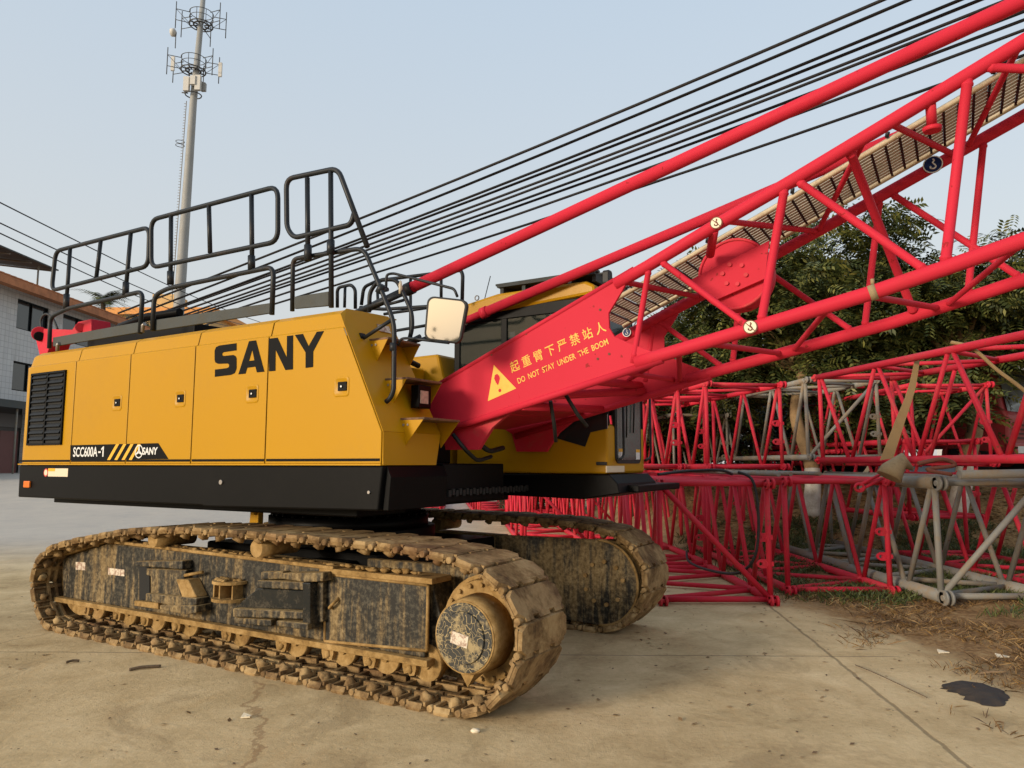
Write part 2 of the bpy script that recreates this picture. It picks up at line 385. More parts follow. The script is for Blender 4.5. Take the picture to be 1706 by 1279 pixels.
def shoe_mesh(seed):
    rn = random.Random(seed); b = MB(); h = PITCHL/2 - .016; w = .30; c = .055
    out = [(-h, -w+c), (-h+c*.7, -w), (h-c*.7, -w), (h, -w+c), (h, w-c), (h-c*.7, w), (-h+c*.7, w), (-h, w-c)]
    ins = [(x*.92, y*.98) for x, y in out]
    n = 8
    vs = [(x, y, -.028) for x, y in out] + [(x, y, -.010) for x, y in out] + [(x, y, .003 + .006*rn.random()) for x, y in ins]
    fs = [tuple(range(n))[::-1], tuple(range(2*n, 3*n))]
    for k in range(2):
        fs += [(k*n+i, k*n+(i+1) % n, (k+1)*n+(i+1) % n, (k+1)*n+i) for i in range(n)]
    b.add(vs, fs)
    for y0, y1 in ((-.235,-.14), (-.07,.07), (.14,.235)):           # hinge knuckles bridging to the next shoe
        b.span((h-.014, y0, -.04), (h+.022, y1, .004))
    for s in (-1, 1):
        b.cyl((h-.002, s*.292, -.03), (h-.002, s*.24, -.03), .022, 10)        # pin head
        b.add([(-h+.03,s*.285,-.048),(h-.045,s*.285,-.048),(h-.04,s*.305,-.02),(-h+.025,s*.305,-.02),(-h+.035,s*.262,-.034),(h-.05,s*.262,-.034),(h-.045,s*.275,-.048),(-h+.03,s*.275,-.048)],[(0,1,2,3),(0,3,4,7),(1,6,5,2),(7,6,1,0),(4,5,6,7),(3,2,5,4)])   # thick end lip of the tray
        b.span((-h+.004, s*.16, -.06), (-h+.022, s*.285, -.034)); b.span((h-.05, s*.16, -.055), (h-.032, s*.285, -.034))
        b.lump((-.035+rn.uniform(-.012,.012), s*.205, -.055), .047, seed*3+s, (1,.9,1.0), 7, 5, .38)   # caked mud on the knuckle
        for yy in (.155, .085):                                               # link rails with pockets between
            b.span((-h+.002, s*yy-.012, -.075), (h-.004, s*yy+.012, -.034))
        b.span((h-.06, s*.085, -.07), (h-.02, s*.155, -.034)); b.span((h-.06, s*.0, -.065), (h-.025, s*.085, -.034))
    return b.mesh('track_shoe', M['shoe'])
SHOES = [shoe_mesh(i) for i in range(6)]

def crawler(yc, near):
    s = -1 if near else 1                                   # outward side
    t = empty('crawler_track', (0 if near else -.20,0,0), 0, crane)
    t['label'] = 'near muddy crawler track with a round drive hub' if near else 'far crawler track partly hidden behind the near one'
    stuff = []
    for i, (p, tg) in enumerate(shoes):
        a = math.atan2(-tg.z, tg.x); wob = rng.normal(0, .03)
        o = bpy.data.objects.new('track_shoe', SHOES[i*5 % 6]); COL.objects.link(o); o.parent = t
        o.location = (p.x, yc + rng.normal(0,.004), p.z); o.rotation_euler = (rng.normal(0,.006), a + wob, 0)
    yo = yc + s*.08                                         # outer face of the girder
    yi = yc - s*.25
    SV = lambda pts, d=0: [tuple(L(u, v, -1.41 - d).xz) for u, v in pts]
    f = MB()
    f.xz([(-2.50,.27)] + SV([(103,930),(180,905),(450,935)]) + [(2.04,.775),(2.04,.27)], yo, yi)
    f.xz([(1.9,.2),(2.04,.2),(2.2,.34),(2.05,.78),(1.9,.78)], yo+s*-.06, yi)
    f.build('side_frame', M['mudblack'], t, .012)
    e = MB()                                                # ledges along top and bottom of the girder
    e.span((-2.58,yo+s*.05,.228), (2.10,yo-s*.1,.272)); e.span((1.05,yo+s*.03,.775),(2.12,yo-s*.2,.815))
    tl = SV([(103,928),(180,903),(560,949)]); th = .028
    e.xz([tl[0],tl[1],tl[2],(tl[2][0],tl[2][1]+th),(tl[1][0],tl[1][1]+th),(tl[0][0],tl[0][1]+th)], yo+s*.035, yo-s*.12)
    e.build('ledge', M['mud'], t, .006)
    for k, uu in enumerate((718,650,579,500,406,320,266,218,165)):        # lower rollers and their carriers
        x = L(uu, 1100, -1.32).x
        r = MB(); r.cyl((x,yo-s*.10,.215),(x,yi,.23),.085,20); r.cyl((x,yo-s*.04,.23),(x,yo-s*.11,.23),.125,24); r.cyl((x,yo-s*.02,.23),(x,yo-s*.05,.23),.04,12)
        r.build('track_roller', M['mud'], t)
        c = MB(); c.span((x-.18,yo+s*.0,.19),(x-.06,yo-s*.06,.24)); c.xz([(x-.18,.19),(x-.165,.145),(x-.13,.155),(x-.115,.135),(x-.075,.145),(x-.06,.19)], yo+s*.0, yo-s*.05); c.lump((x-.12,yo-s*.0,.18),.03,k,(1,.6,1),7,5,.3)
        c.build('roller_carrier', M['mud'], t)
    for x in (-.9, .45):
        MB().cyl((x,yc-.2,.93),(x,yc+.2,.93),.07,14).build('top_roller', M['mud'], t)
    # front drive
    g = MB(); hx, hz = 2.50, .50
    g.cyl((hx,yc-s*.20,hz),(hx,yc+s*.0,hz),.36,28)
    g.tube([(hx,yc+s*.0,hz),(hx,yc+s*.06,hz)],[.335,.325],28); g.tube([(hx,yc+s*.05,hz),(hx,yc+s*.20,hz),(hx,yc+s*.262,hz)],[.25,.24,.23],32)
    for k in range(20):
        a = 2*math.pi*k/20; g.cyl((hx+.30*math.cos(a),yc+s*.05,hz+.30*math.sin(a)),(hx+.30*math.cos(a),yc+s*.085,hz+.30*math.sin(a)),.016,6)
    g.add([(hx-.06,yc+s*.25,hz-.20),(hx+.08,yc+s*.25,hz-.20),(hx+.01,yc+s*.24,hz-.31),(hx-.06,yc+s*.12,hz-.22),(hx+.08,yc+s*.12,hz-.22)],[(0,1,2),(3,4,2),(0,2,3),(1,2,4)])
    g.build('drive_drum', M['mud'], t)
    i2 = MB(); i2.cyl((-2.28,yc-.03,.47),(-2.28,yc+.12,.47),.36,26); i2.build('idler_wheel', M['mud'], t)
    if near:
        hub = MB(); hub.tube([(hx,yc+s*.255,hz),(hx,yc+s*.272,hz)],[.230,.225],32)
        hb = hub.build('drive_hub', M['mud'], t)
        fc = MB(); fc.tube([(hx,yc+s*.270,hz),(hx,yc+s*.277,hz)],[.218,.214],32); fc.tube([(hx,yc+s*.276,hz),(hx,yc+s*.290,hz)],[.165,.158],32)
        fc.build('hub_cover', M['hub'], hb)
        st = MB(); st.box((hx-.02,yc+s*.293,hz-.01),(.13,.005,.075),Matrix.Rotation(R(10),3,'Y')); st.build('sticker', M['sticker'], hb)
        # cover plate
        c0 = [tuple(L(u,v,yo+s*.012).xz) for u, v in ((541,956),(713,975),(711,1084),(541,1068))]
        pl = MB(); pl.xz(c0, yo+s*.012, yo); pl.build('cover_plate', M['mudblack'], t, .004)
        rim = MB()
        for a_, b_ in zip(c0, c0[1:]+c0[:1]): rim.tube([(a_[0],yo+s*.010,a_[1]),(b_[0],yo+s*.010,b_[1])],.012,6)
        rim.build('cover_rim', M['mud'], t)
        # folded steps and the towing eye between them
        def blk(pts, d1, m, nm='step_block', bv=.008, d0=0):
            b = MB(); b.xz([tuple(L(200+u/4.739,880+v/4.739,yo+s*d1).xz) for u, v in pts], yo+s*d1, yo+s*d0); return b.build(nm, m, t, bv)
        A_ = M['mudblack']; B_ = M['mudblack2']; C_ = M['blackwet']
        blk([(120,262),(490,256),(490,325),(120,296)], .10, A_)
        blk([(205,318),(520,330),(505,385),(470,560),(240,512),(240,378),(205,368)], .07, A_)
        blk([(200,514),(600,552),(600,605),(500,628),(200,572)], .13, A_)
        blk([(312,606),(600,612),(600,668),(520,684),(312,642)], .15, A_)
        blk([(440,402),(535,405),(602,545),(492,552)], .115, M['mud'])
        blk([(150,300),(232,310),(232,560),(150,570)], .012, M['dark'], 'recess_shade', .002)  # thin plate on the girder; shade of a recess put into its colour
        blk([(110,570),(300,590),(300,640),(110,612)], .05, M['mud'], 'step_block')
        blk([(1110,345),(1285,340),(1285,400),(1110,405)], .08, B_)
        blk([(1270,355),(1600,350),(1600,420),(1450,425),(1270,398)], .12, B_)
        blk([(1080,412),(1450,425),(1450,488),(1080,470)], .11, A_)
        blk([(1090,472),(1450,490),(1450,645),(900,628)], .08, C_)
        blk([(890,632),(1440,660),(1440,718),(890,700)], .14, A_)
        blk([(900,705),(1190,722),(1190,775),(900,752)], .12, A_)
        blk([(1232,730),(1480,752),(1480,806),(1232,772)], .16, A_)
        blk([(1440,428),(1500,432),(1500,770),(1440,762)], .135, C_)
        blk([(1500,432),(1600,425),(1600,740),(1500,760)], .06, B_)
        tb_ = MB(); tb_.tube([L(200+510/4.739,880+372/4.739,yo+s*.09),L(200+655/4.739,880+345/4.739,yo+s*.05)],.014,6); tb_.build('strut', M['mud'], t)
        eye = MB(); c = L(200+825/4.739,880+490/4.739,yo+s*.09)
        for dz in (-.075,.065):
            eye.xy([(c.x+.165*math.cos(q),yo+s*.02+s*max(-.02,.15*math.sin(q))) for q in np.linspace(-.2,math.pi+.2,16)], c.z+dz-.012, c.z+dz+.012)
        eye.span((c.x-.13,yo+s*.10,c.z-.065),(c.x-.115,yo,c.z+.06)); eye.span((c.x-.02,yo+s*.13,c.z-.065),(c.x-.005,yo,c.z+.06)); eye.span((c.x+.10,yo+s*.10,c.z-.065),(c.x+.115,yo,c.z+.06)); eye.span((c.x-.12,yo+s*.02,c.z-.06),(c.x+.11,yo+s*.01,c.z+.06))
        for k in range(14): eye.lump((c.x+random.uniform(-.12,.12),yo+s*random.uniform(.03,.12),c.z+.08),.026,k,(1,1,.6),7,5,.35)
        eye.build('towing_eye', M['mud'], t)
        md = MB()
        for k in range(90):
            x = random.uniform(-1.7,2.0); zt = float(np.interp(x,[tl[0][0],tl[1][0],tl[2][0],2.1],[tl[0][1],tl[1][1],tl[2][1],.815]))
            md.lump((x,yo+s*random.uniform(-.08,.02),zt+.025),random.uniform(.012,.032),k,(1.4,1,.6),7,5,.4)
        md.build('caked_mud', M['mud'], t)['kind'] = 'stuff'
        for pq in ([(179,946),(206,949),(206,960),(179,957)], [(125,936),(141,937),(141,950),(125,949)]):
            b = MB(); b.xz([tuple(L(u,v,yo+s*.01).xz) for u, v in pq], yo+s*.004, yo+s*.001); b.build('sticker', M['sticker'], t)
        hd = MB(); hd.tube(rounded([(1.24,yo+s*.01,.60),(1.24,yo+s*.05,.58),(1.18,yo+s*.05,.53),(1.18,yo+s*.01,.53)],.02),.012,8); hd.build('cover_handle', M['mud'], t)
    # rounded inner cheek at the front
    ci = MB(); arc = [(2.44+.40*math.cos(q), .47+.40*math.sin(q)) for q in np.linspace(-math.pi/2, math.pi/2, 20)]
    ci.xz([(1.25,.12)] + arc + [(1.25,.86)], yi-s*.02, yi+s*.05); ci.build('inner_cheek', M['mudblack2'], t, .01)
    for q in np.linspace(.2, 5.5, 9): bo = MB(); bo.cyl((2.5+.2*math.cos(q),yi-s*.02,.47+.2*math.sin(q)),(2.5+.2*math.cos(q),yi-s*.045,.47+.2*math.sin(q)),.02,8); bo.build('bolt', M['mud'], t)
    rm = MB(); rm.tube([(x,yi-s*.02,z) for x, z in arc],.014,6); rm.build('cheek_rim', M['mud'], t)
    return t
def hubmat():
    n = NT('scraped hub paint'); f = n.noise(30, 8, .7, src='World')
    w1 = n.t.nodes.new('ShaderNodeTexVoronoi'); w1.feature = 'DISTANCE_TO_EDGE'; w1.inputs['Scale'].default_value = 17
    mp = n.t.nodes.new('ShaderNodeVectorMath'); mp.operation = 'MULTIPLY_ADD'; nz = n.t.nodes.new('ShaderNodeTexNoise'); nz.inputs['Scale'].default_value = 9
    n.link(n.geo.outputs['Position'], nz.inputs['Vector']); mp.inputs[1].default_value = (.25,.25,.25); n.link(nz.outputs['Color'], mp.inputs[0]); n.link(n.geo.outputs['Position'], mp.inputs[2]); n.link(mp.outputs[0], w1.inputs['Vector'])
    k = n.math('SUBTRACT', 1, n.band(w1.outputs['Distance'], .01, .045)); k = n.math('MAXIMUM', n.math('MULTIPLY', k, .9), n.math('MULTIPLY', n.band(n.noise(7, 5, .65, src='World'), .50, .62), .75))
    return n.out(n.mix(k, (.022,.022,.019), (.40,.30,.14)), .6, bump=k, bstr=.2, bdist=.004)
M['hub'] = hubmat()
M['sticker'] = paint('worn paper sticker', (.66,.58,.46), .7, (.25,.12,.08), .8, 30, .5, .62, src='World')
M['blackwet'] = paint('glossy black paint', (.010,.012,.013), .2, (.12,.09,.05), .4, 6, .5, .7)
near_track = crawler(-1.33, True)
far_track = crawler(1.30, False)

# ---- carbody and slewing ring
b = MB(); b.span((-1.0,-.9,.42),(1.15,.9,.86)); b.span((-.75,-1.05,.5),(-.3,1.05,.8)); b.span((.5,-1.05,.5),(.95,1.05,.8))
b.cyl((0,0,.8),(0,0,1.0),.85,36); part(b, 'carbody', M['black'], .02)
b = MB(); b.cyl((0,0,.98),(0,0,1.10),.78,40); b.cyl((0,0,1.10),(0,0,1.26),.70,40)
for k in range(36): q = 2*math.pi*k/36; b.cyl((.74*math.cos(q),.74*math.sin(q),1.1),(.74*math.cos(q),.74*math.sin(q),1.13),.02,6)
part(b, 'slewing_ring', M['black'])
c = L(426,858,-.95); b = MB(); b.xz([(c.x-.05,c.z-.09),(c.x+.07,c.z-.09),(c.x+.07,c.z+.12),(c.x-.03,c.z+.12)],-.98,-.92); b.tube([(c.x,-1.0,c.z+.02),(c.x+.05,-1.0,c.z+.02)],.015,8)
part(b, 'ring_bracket', M['yellow'], .006)

# ---- upper frame and skirt
YB = -1.5
b = MB(); b.xz([(-3.36,1.245),(-.3,1.245),(-.28,1.235),(1.66,1.262),(1.70,1.583),(-3.37,1.583)], YB+.015, -.72)
part(b, 'skirt', M['black'], .012)
b = MB(); b.xz([(1.668,1.262),(1.72,1.262),(1.74,1.50),(1.70,1.583),(1.69,1.583)], -1.44, -.74); part(b, 'skirt_end', M['black'], .006)
b = MB(); b.span((-3.2,-.72,1.20),(.95,1.5,1.56)); b.span((.9,-.75,1.28),(1.70,.18,1.60)); b.span((.9,.18,1.28),(1.2,.66,1.5)); b.span((.95,-.72,1.60),(1.45,-.3,1.90)); b.span((-3.2,-1.2,1.18),(1.2,-.6,1.246)); part(b, 'upper_deck', M['black'], .012)
b = MB()
for k in range(26): b.box((1.725, -.70+k*.05, 1.36+.01*(k % 2)),(.02,.035,.05))
b.tube(rounded([(1.70,-.5,1.9),(1.78,-.45,1.82),(1.78,-.2,1.7),(1.74,.1,1.74)],.08),.022,8); b.tube(rounded([(1.70,-.62,1.84),(1.80,-.6,1.72),(1.76,-.35,1.62),(1.74,-.1,1.66)],.08),.018,8)
part(b, 'hose_bundle', M['rubber'])
# ---- engine hood on the near side: five doors
PROF = [(YB,1.600),(YB,1.83),(YB,2.630),(YB+.024,2.642),(YB+.030,2.668),(YB+.05,2.755),(YB+.11,2.795),(YB+.2,2.812),(-.76,2.83)]
def slx(z):  return 1.698 if z < 1.83 else 1.698 - (z-1.83)*(1.698-1.216)/(2.803-1.83)
def door(x0, x1, name='door', slant=False, rear=False):
    b = MB(); n = len(PROF); g = .006
    pr = [(y, z) for y, z in PROF]
    if rear:
        cols = [(x0+.0, .10), (x0+.012,.05), (x0+.05,.012), (x0+.11,0), (x1-g,0)]
    else: cols = [(x0+g, 0), (x1-g, 0)]
    rows = []
    for ci, (x, inset) in enumerate(cols):
        row = []
        for (y, z) in pr:
            xx = x
            if slant and ci == len(cols)-1: xx = slx(z) - .004
            zz = z
            if rear and z > 2.6: zz = z - inset*1.1*(z-2.6)/.2
            row.append((xx, y + inset, zz))
        rows.append(row)
    vs = [p for r in rows for p in r]; fs = []
    for i in range(len(rows)-1):
        for j in range(n-1): fs.append((i*n+j, i*n+j+1, (i+1)*n+j+1, (i+1)*n+j))
    b.add(vs, fs); m = b.build(name, M['yellow'], crane)
    so_ = m.modifiers.new('thick', 'SOLIDIFY'); so_.thickness = .012; so_.offset = -1
    bv = m.modifiers.new('bevel', 'BEVEL'); bv.width = .006; bv.segments = 2; bv.limit_method = 'ANGLE'; bv.angle_limit = R(30)
    return m
SE = [-3.37, -2.365, -1.43, -.466, .475, 1.216]
doors = [door(SE[0],SE[1],'hood_panel',rear=True), door(SE[1],SE[2]), door(SE[2],SE[3]), door(SE[3],SE[4]), door(SE[4],SE[5],slant=True)]
b = MB(); b.xz([(-3.33,1.59),(1.66,1.59),(1.62,1.83),(1.20,2.60),(-3.20,2.60)], YB+.02, -.78); part(b, 'seam_shade_core', M['dark'])  # added near-black box; its colour gives the door seams their shade
b = MB()                                                    # low black rule and the yellow lip under the doors
for a, c in zip(SE, SE[1:]):
    x1 = c-.008 if c < 1.2 else 1.685
    b.span((a+.02,YB-.003,1.617),(x1,YB+.002,1.637))
part(b, 'rule_line', M['lettering'])
b = MB(); b.span((-3.37,YB-.004,1.586),(1.695,YB+.06,1.599)); part(b, 'hood_lip', M['yellow'])
# front end: sloped wall with three steps
b = MB()
FN = [(1.70,-1.487,1.588),(1.70,-.855,1.588),(1.70,-.80,1.83),(1.222,-.90,2.822),(1.222,-1.40,2.80),(1.235,-1.475,2.745),(1.285,-1.487,2.66),(1.695,-1.487,1.83)]
b.add([FN[0],FN[1],FN[2],FN[7]],[(0,1,2,3)]); b.add([FN[7],FN[2],FN[3],FN[4],FN[5],FN[6]],[(0,1,2,3,4,5)])
b.add([FN[1],(1.2,-.80,1.588),(1.0,-.80,2.83),FN[3],FN[2]],[(0,1,2,3,4)])
o = part(b, 'front_wall', M['yellow']); m_ = o.modifiers.new('thick','SOLIDIFY'); m_.thickness = .012; m_.offset = 0
def fw(x_off, y, z): return (slx(z) + x_off, y, z)
def step(z, y0, y1, dx, h):
    b = MB(); x = slx(z)
    b.span((x+.0,y0,z),(x+dx,y1,z+.018))
    o = part(b, 'step', M['stepplate'], .003)
    for yy in (y0, y1-.006):
        g = MB(); g.xz([(x,z+.0),(x+dx*.95,z+.0),(slx(z-h),z-h)], yy, yy+.006); g.build('gusset', M['yellow'], o)
    k = MB()
    for dy in (.04,.14): k.cyl((x+.02+dy*.4,y0,z-.035),(x+.02+dy*.4,y0-.006,z-.035),.009,8)
    k.build('bolt', M['steel'], o)
M['stepplate'] = paint('worn step plate', (.18,.085,.035), .6, (.05,.04,.03), .7, 6, .45, .7)
step(2.555, -1.26, -.86, .20, .17); step(2.235, -1.245, -.80, .22, .18); step(1.925, -1.24, -.78, .23, .20)
b = MB(); b.span((1.62,-1.08,2.03),(1.70,-.92,2.21)); o = part(b, 'work_lamp', M['black'], .008)
b = MB(); b.span((1.70,-1.062,2.065),(1.706,-.965,2.165)); b.build('lens', M['lens'] if 'lens' in M else M['cream'], o)
q = [(1.30,-1.10,2.665),(1.30,-.96,2.665),(1.272,-.96,2.725),(1.272,-1.10,2.725)]
b = MB(); b.add([(x+.012,y,z) for x,y,z in q]+[(x+.002,y,z) for x,y,z in q],[(0,1,2,3),(4,5,6,7),(0,1,5,4),(1,2,6,5),(2,3,7,6),(3,0,4,7)]); part(b, 'sticker', M['sticker'])
# louvred vent
va, vb = L(45,741,YB), L(110,615,YB)
v = [tuple(L(u,vv,YB).xz) for u, vv in ((45,741),(107,739),(113,614),(53,622))]
x0 = -3.19; x1 = -2.54; z0 = 1.80; z1 = 2.545
b = MB(); b.span((x0,YB-.002,z0),(x1,YB+.01,z1)); o = part(b, 'vent', M['dark'])
b = MB()
for a, c in (((x0,z0),(x1,z0)),((x1,z0),(x1,z1)),((x1,z1),(x0,z1)),((x0,z1),(x0,z0)),(((x0+x1)/2,z0),((x0+x1)/2,z1))):
    b.box(((a[0]+c[0])/2,YB-.008,(a[1]+c[1])/2),(abs(a[0]-c[0])+.02,.02,abs(a[1]-c[1])+.02))
b.build('vent_frame', M['black'], o)
b = MB()
for side in (0,1):
    for k in range(11):
        z = z0+.055+k*.065; xa = x0+.03 if side == 0 else (x0+x1)/2+.02; xb = (x0+x1)/2-.02 if side == 0 else x1-.03
        b.add([(xa,YB-.003,z+.03),(xb,YB-.003,z+.03),(xb,YB-.024,z-.008),(xa,YB-.024,z-.008),(xa,YB-.003,z-.02),(xb,YB-.003,z-.02)],[(0,1,2,3),(3,2,5,4)],False)
b.build('louvre', M['louvre'] if 'louvre' in M else M['black'], o)
# latches
for i, (u, vv) in enumerate(((195,671),(300,664),(420,656),(569,644))):
    p = L(u,vv,YB); o_ = doors[i+1]
    ring = MB(); w_, h_ = .115, .10
    def rr(w, h, r, n=4):
        pts = []
        for cx, cz, a0 in ((w-r,h-r,0),(-w+r,h-r,90),(-w+r,-h+r,180),(w-r,-h+r,270)):
            for k in range(n+1):
                a = R(a0+90*k/n); pts.append((cx+r*math.cos(a), cz+r*math.sin(a)))
        return pts
    po = rr(.078,.076,.028); pi_ = rr(.06,.058,.022); n = len(po)
    vs = [(p.x+a,YB-.002,p.z+c) for a,c in po]+[(p.x+(a*.45+d*.55),YB-.009,p.z+(c*.45+e*.55)) for (a,c),(d,e) in zip(po,pi_)]+[(p.x+a,YB-.003,p.z+c) for a,c in pi_]
    fs = [(k*n+j,k*n+(j+1)%n,(k+1)*n+(j+1)%n,(k+1)*n+j) for k in (0,1) for j in range(n)]+[tuple(2*n+j for j in range(n))]
    ring.add(vs,fs,True); hd = ring.build('latch_pocket', M['yellow'], o_)
    b = MB(); b.span((p.x-.028,YB-.012,p.z-.032),(p.x+.060,YB-.0035,p.z+.036)); b.cyl((p.x+.012,YB-.012,p.z),(p.x+.012,YB-.018,p.z),.012,10); b.span((p.x-.028,YB-.014,p.z+.02),(p.x+.06,YB-.011,p.z+.03)); b.build('latch', M['black'], o_, .002)
    b = MB(); b.cyl((p.x+.012,YB-.018,p.z),(p.x+.012,YB-.0195,p.z),.008,10); b.build('keyhole', M['white'], o_)

# ---- lettering
def zl(pts, s, ox, oy): return [(ox + a/s, oy + b/s) for a, b in pts]
def letter(loops, name, mat, y, d=.003, parent=None):
    b = MB(); b.tess([[tuple(L(u,v,y).xz) for u, v in lp] for lp in loops], lambda a,c,dd: (a,dd,c), y-d, y-.0012); return b.build(name, mat, crane if parent is None else parent)
S2 = 3.3667
for nm, loops in (('S',[[(318,308),(318,348),(245,359),(238,365),(238,375),(246,380),(300,374),(313,381),(318,394),(318,450),(308,476),(286,486),(196,497),(197,456),(265,448),(275,442),(277,430),(270,422),(215,424),(200,417),(195,402),(195,350),(203,330),(222,321)]]),
                  ('A',[[(328,483),(388,297),(427,292),(474,468),(432,472),(424,440),(378,446),(368,479)],[(388,408),(406,345),(418,404)]]),
                  ('N',[[(500,466),(500,283),(548,277),(599,388),(601,268),(635,264),(634,455),(592,459),(537,345),(536,463)]]),
                  ('Y',[[(645,262),(690,256),(722,325),(768,244),(808,240),(748,355),(747,442),(705,447),(705,360)]])):
    letter([zl(l,S2,300,480) for l in loops], 'letter', M['lettering'], YB)
def text_mesh(body, x, z, ang, width, y, mat, parent=None, height=None, bold=.0, name='lettering', italic=0):
    cu = bpy.data.curves.new('t','FONT'); cu.body = body; cu.size = 1; cu.offset = bold; cu.resolution_u = 3; cu.shear = italic
    ob = bpy.data.objects.new('t', cu); COL.objects.link(ob)
    dg = bpy.context.evaluated_depsgraph_get(); dg.update(); me = bpy.data.meshes.new_from_object(ob.evaluated_get(dg))
    bpy.data.objects.remove(ob); 
    co = np.array([v.co[:] for v in me.vertices]); 
    if len(co) == 0: print('EMPTY TEXT', body); return None
    mn = co.min(0); mxx = co.max(0); sx = width/(mxx[0]-mn[0]); sz = sx if height is None else height/(mxx[1]-mn[1])
    ca, sa = math.cos(ang), math.sin(ang)
    for v in me.vertices:
        a = (v.co.x-mn[0])*sx; c = (v.co.y-mn[1])*sz; v.co = (x + a*ca - c*sa, y, z + a*sa + c*ca)
    me.name = name; me.materials.clear(); me.materials.append(mat)
    o = bpy.data.objects.new(name, me); COL.objects.link(o); o.parent = crane if parent is None else parent
    return o
# model number band
zb = lambda u, v: tuple(L(u,v,YB).xz)
b = MB(); b.xz([zb(117.5,766.5),zb(281,764.5),zb(264,738),zb(117.5,741.5)], YB-.002, YB-.0005); band = part(b, 'decal_band', M['lettering'])
for u in (181,193,205,217):
    b = MB(); b.xz([zb(u-2,766),zb(u+3,766),zb(u+18,739.5),zb(u+13,739.5)], YB-.0035, YB-.0022); b.build('stripe', M['amber'], band)
p = L(122,761,YB); q = L(173,761,YB); wt_ = q.x-p.x; text_mesh('SCC600A', p.x, p.z, 0, wt_*.80, YB-.0035, M['white'], band, .098, .02)
b = MB(); b.span((p.x+wt_*.825,YB-.0035,p.z+.036),(p.x+wt_*.90,YB-.0024,p.z+.052)); b.build('hyphen', M['white'], band)
b = MB(); x1_ = p.x+wt_; b.xz([(x1_-.022,p.z),(x1_-.003,p.z),(x1_-.003,p.z+.098),(x1_-.017,p.z+.098),(x1_-.046,p.z+.078),(x1_-.046,p.z+.062),(x1_-.022,p.z+.074)], YB-.0035, YB-.0024); b.build('numeral', M['white'], band)
p = L(237.5,757.5,YB); q = L(263,757,YB); text_mesh('SANY', p.x, p.z, 0, q.x-p.x, YB-.0035, M['white'], band, .068, .03, italic=.08)
p = L(232,752,YB); b = MB(); r = .062
ring = [(p.x+r*math.cos(a),p.z+r*math.sin(a)) for a in np.linspace(0,2*math.pi,28,endpoint=False)]; ri = [(p.x+r*.84*math.cos(a),p.z+r*.84*math.sin(a)) for a in np.linspace(0,2*math.pi,28,endpoint=False)]
b.tess([ring,ri], lambda a,c,d:(a,d,c), YB-.004, YB-.0024)
for a in (90,210,330):
    d = Vector((math.cos(R(a)),math.sin(R(a)))); e = Vector((-d.y,d.x)); pc = Vector((p.x,p.z))
    b.xz([tuple(pc+e*.014),tuple(pc+d*r*.9+e*.005),tuple(pc+d*r*.9-e*.005),tuple(pc-e*.014)], YB-.004, YB-.0024)
b.build('emblem', M['white'], band)
# skirt tags and marker lamp
ys = YB+.015
b = MB(); a1, a2 = L(81,780,ys), L(113,794,ys); b.span((a1.x,ys-.003,a2.z),(a2.x,ys-.001,a1.z)); o = part(b,'warning_tag',M['cream'])
b = MB(); b.span((a1.x,ys-.0045,a1.z-.03),(a1.x+.13,ys-.0032,a1.z)); b.build('tag_stripe', M['amber'], o)
b = MB(); c = L(77,787,ys); b.cyl((c.x,ys-.001,c.z),(c.x,ys-.004,c.z),.042,20); o2 = part(b,'warning_disc',M['decalred']); b = MB(); b.cyl((c.x,ys-.004,c.z),(c.x,ys-.005,c.z),.030,20); b.build('disc_face',M['cream'],o2)
b = MB(); c = L(47,806.5,ys); b.span((c.x-.06,ys-.022,c.z-.035),(c.x+.06,ys-.001,c.z+.035)); part(b,'marker_lamp',M['orange'],.008)
b = MB(); c = L(369,803,ys); b.cyl((c.x,ys,c.z),(c.x,ys-.012,c.z),.02,10); c = L(619,820,ys); b.cyl((c.x-.02,ys,c.z),(c.x-.02,ys-.012,c.z),.012,8); part(b,'skirt_bolt',M['steel'])

# ---- guard rails on the hood roof
YR = -1.38
def P(pts, y=YR): return [L(u,v,y) for u, v in pts]
def rail(name, loops, posts, r=.019, y=YR, sleeves=()):
    r *= 1.15
    b = MB()
    for pts, closed, rad in loops: b.tube(rounded(P(pts,y), rad, closed), r, 10, closed)
    for a, c in posts: b.tube(P([a,c],y), r*.95, 8)
    for a, c in sleeves: b.tube(P([a,c],y), r*1.45, 8)
    return part(b, name, M['rail'])
rail('guard_rail', [([(82,580),(84,528),(112,514),(238,485),(233,556)],False,.09)], [])
rail('guard_rail', [([(86,484),(93,418),(249,378),(247,443)],True,.10)], [((117,413),(110,512)),((168,400),(160,466)),((218,387),(209,490))], sleeves=[((111,490),(110,514)),((210,470),(209,492))])
rail('guard_rail', [([(254,551),(257,492),(280,480),(456,444),(453,524)],False,.09)], [])
rail('guard_rail', [([(252,446),(252,366),(463,310),(463,402)],True,.11)], [((285,358),(284,472)),((348,342),(350,421)),((419,322),(420,448))], sleeves=[((284,452),(284,473)),((419,426),(419,449))])
rail('guard_rail', [([(591,352),(585,374),(490,396),(478,380),(477,298),(563,280),(612,411)],False,.09)],
     [((512,296),(513,432)),((551,283),(552,512))], sleeves=[((513,408),(513,434)),((551,400),(551,424))])
YG = -1.33
b = MB(); b.tube(rounded(P([(487,518),(488,432),(505,428),(606,413),(634,480),(657,538),(656,650),(650,664),(634,676)],YG),.09), .019, 10)
b.tube(P([(652,533),(606,563)],YG), .015, 8)
for u, v in ((604,563),(633,677)):
    c = L(u,v,YG); b.box((c.x-.01,c.y,c.z),(.03,.05,.075))
c = L(634,481,YG); b.cyl(c+Vector((-.02,0,-.03)),c+Vector((.02,0,.03)),.03,10); c = L(655,578,YG); b.cyl(c+Vector((0,0,-.03)),c+Vector((0,0,.03)),.027,10)
part(b, 'grab_rail', M['rail'])
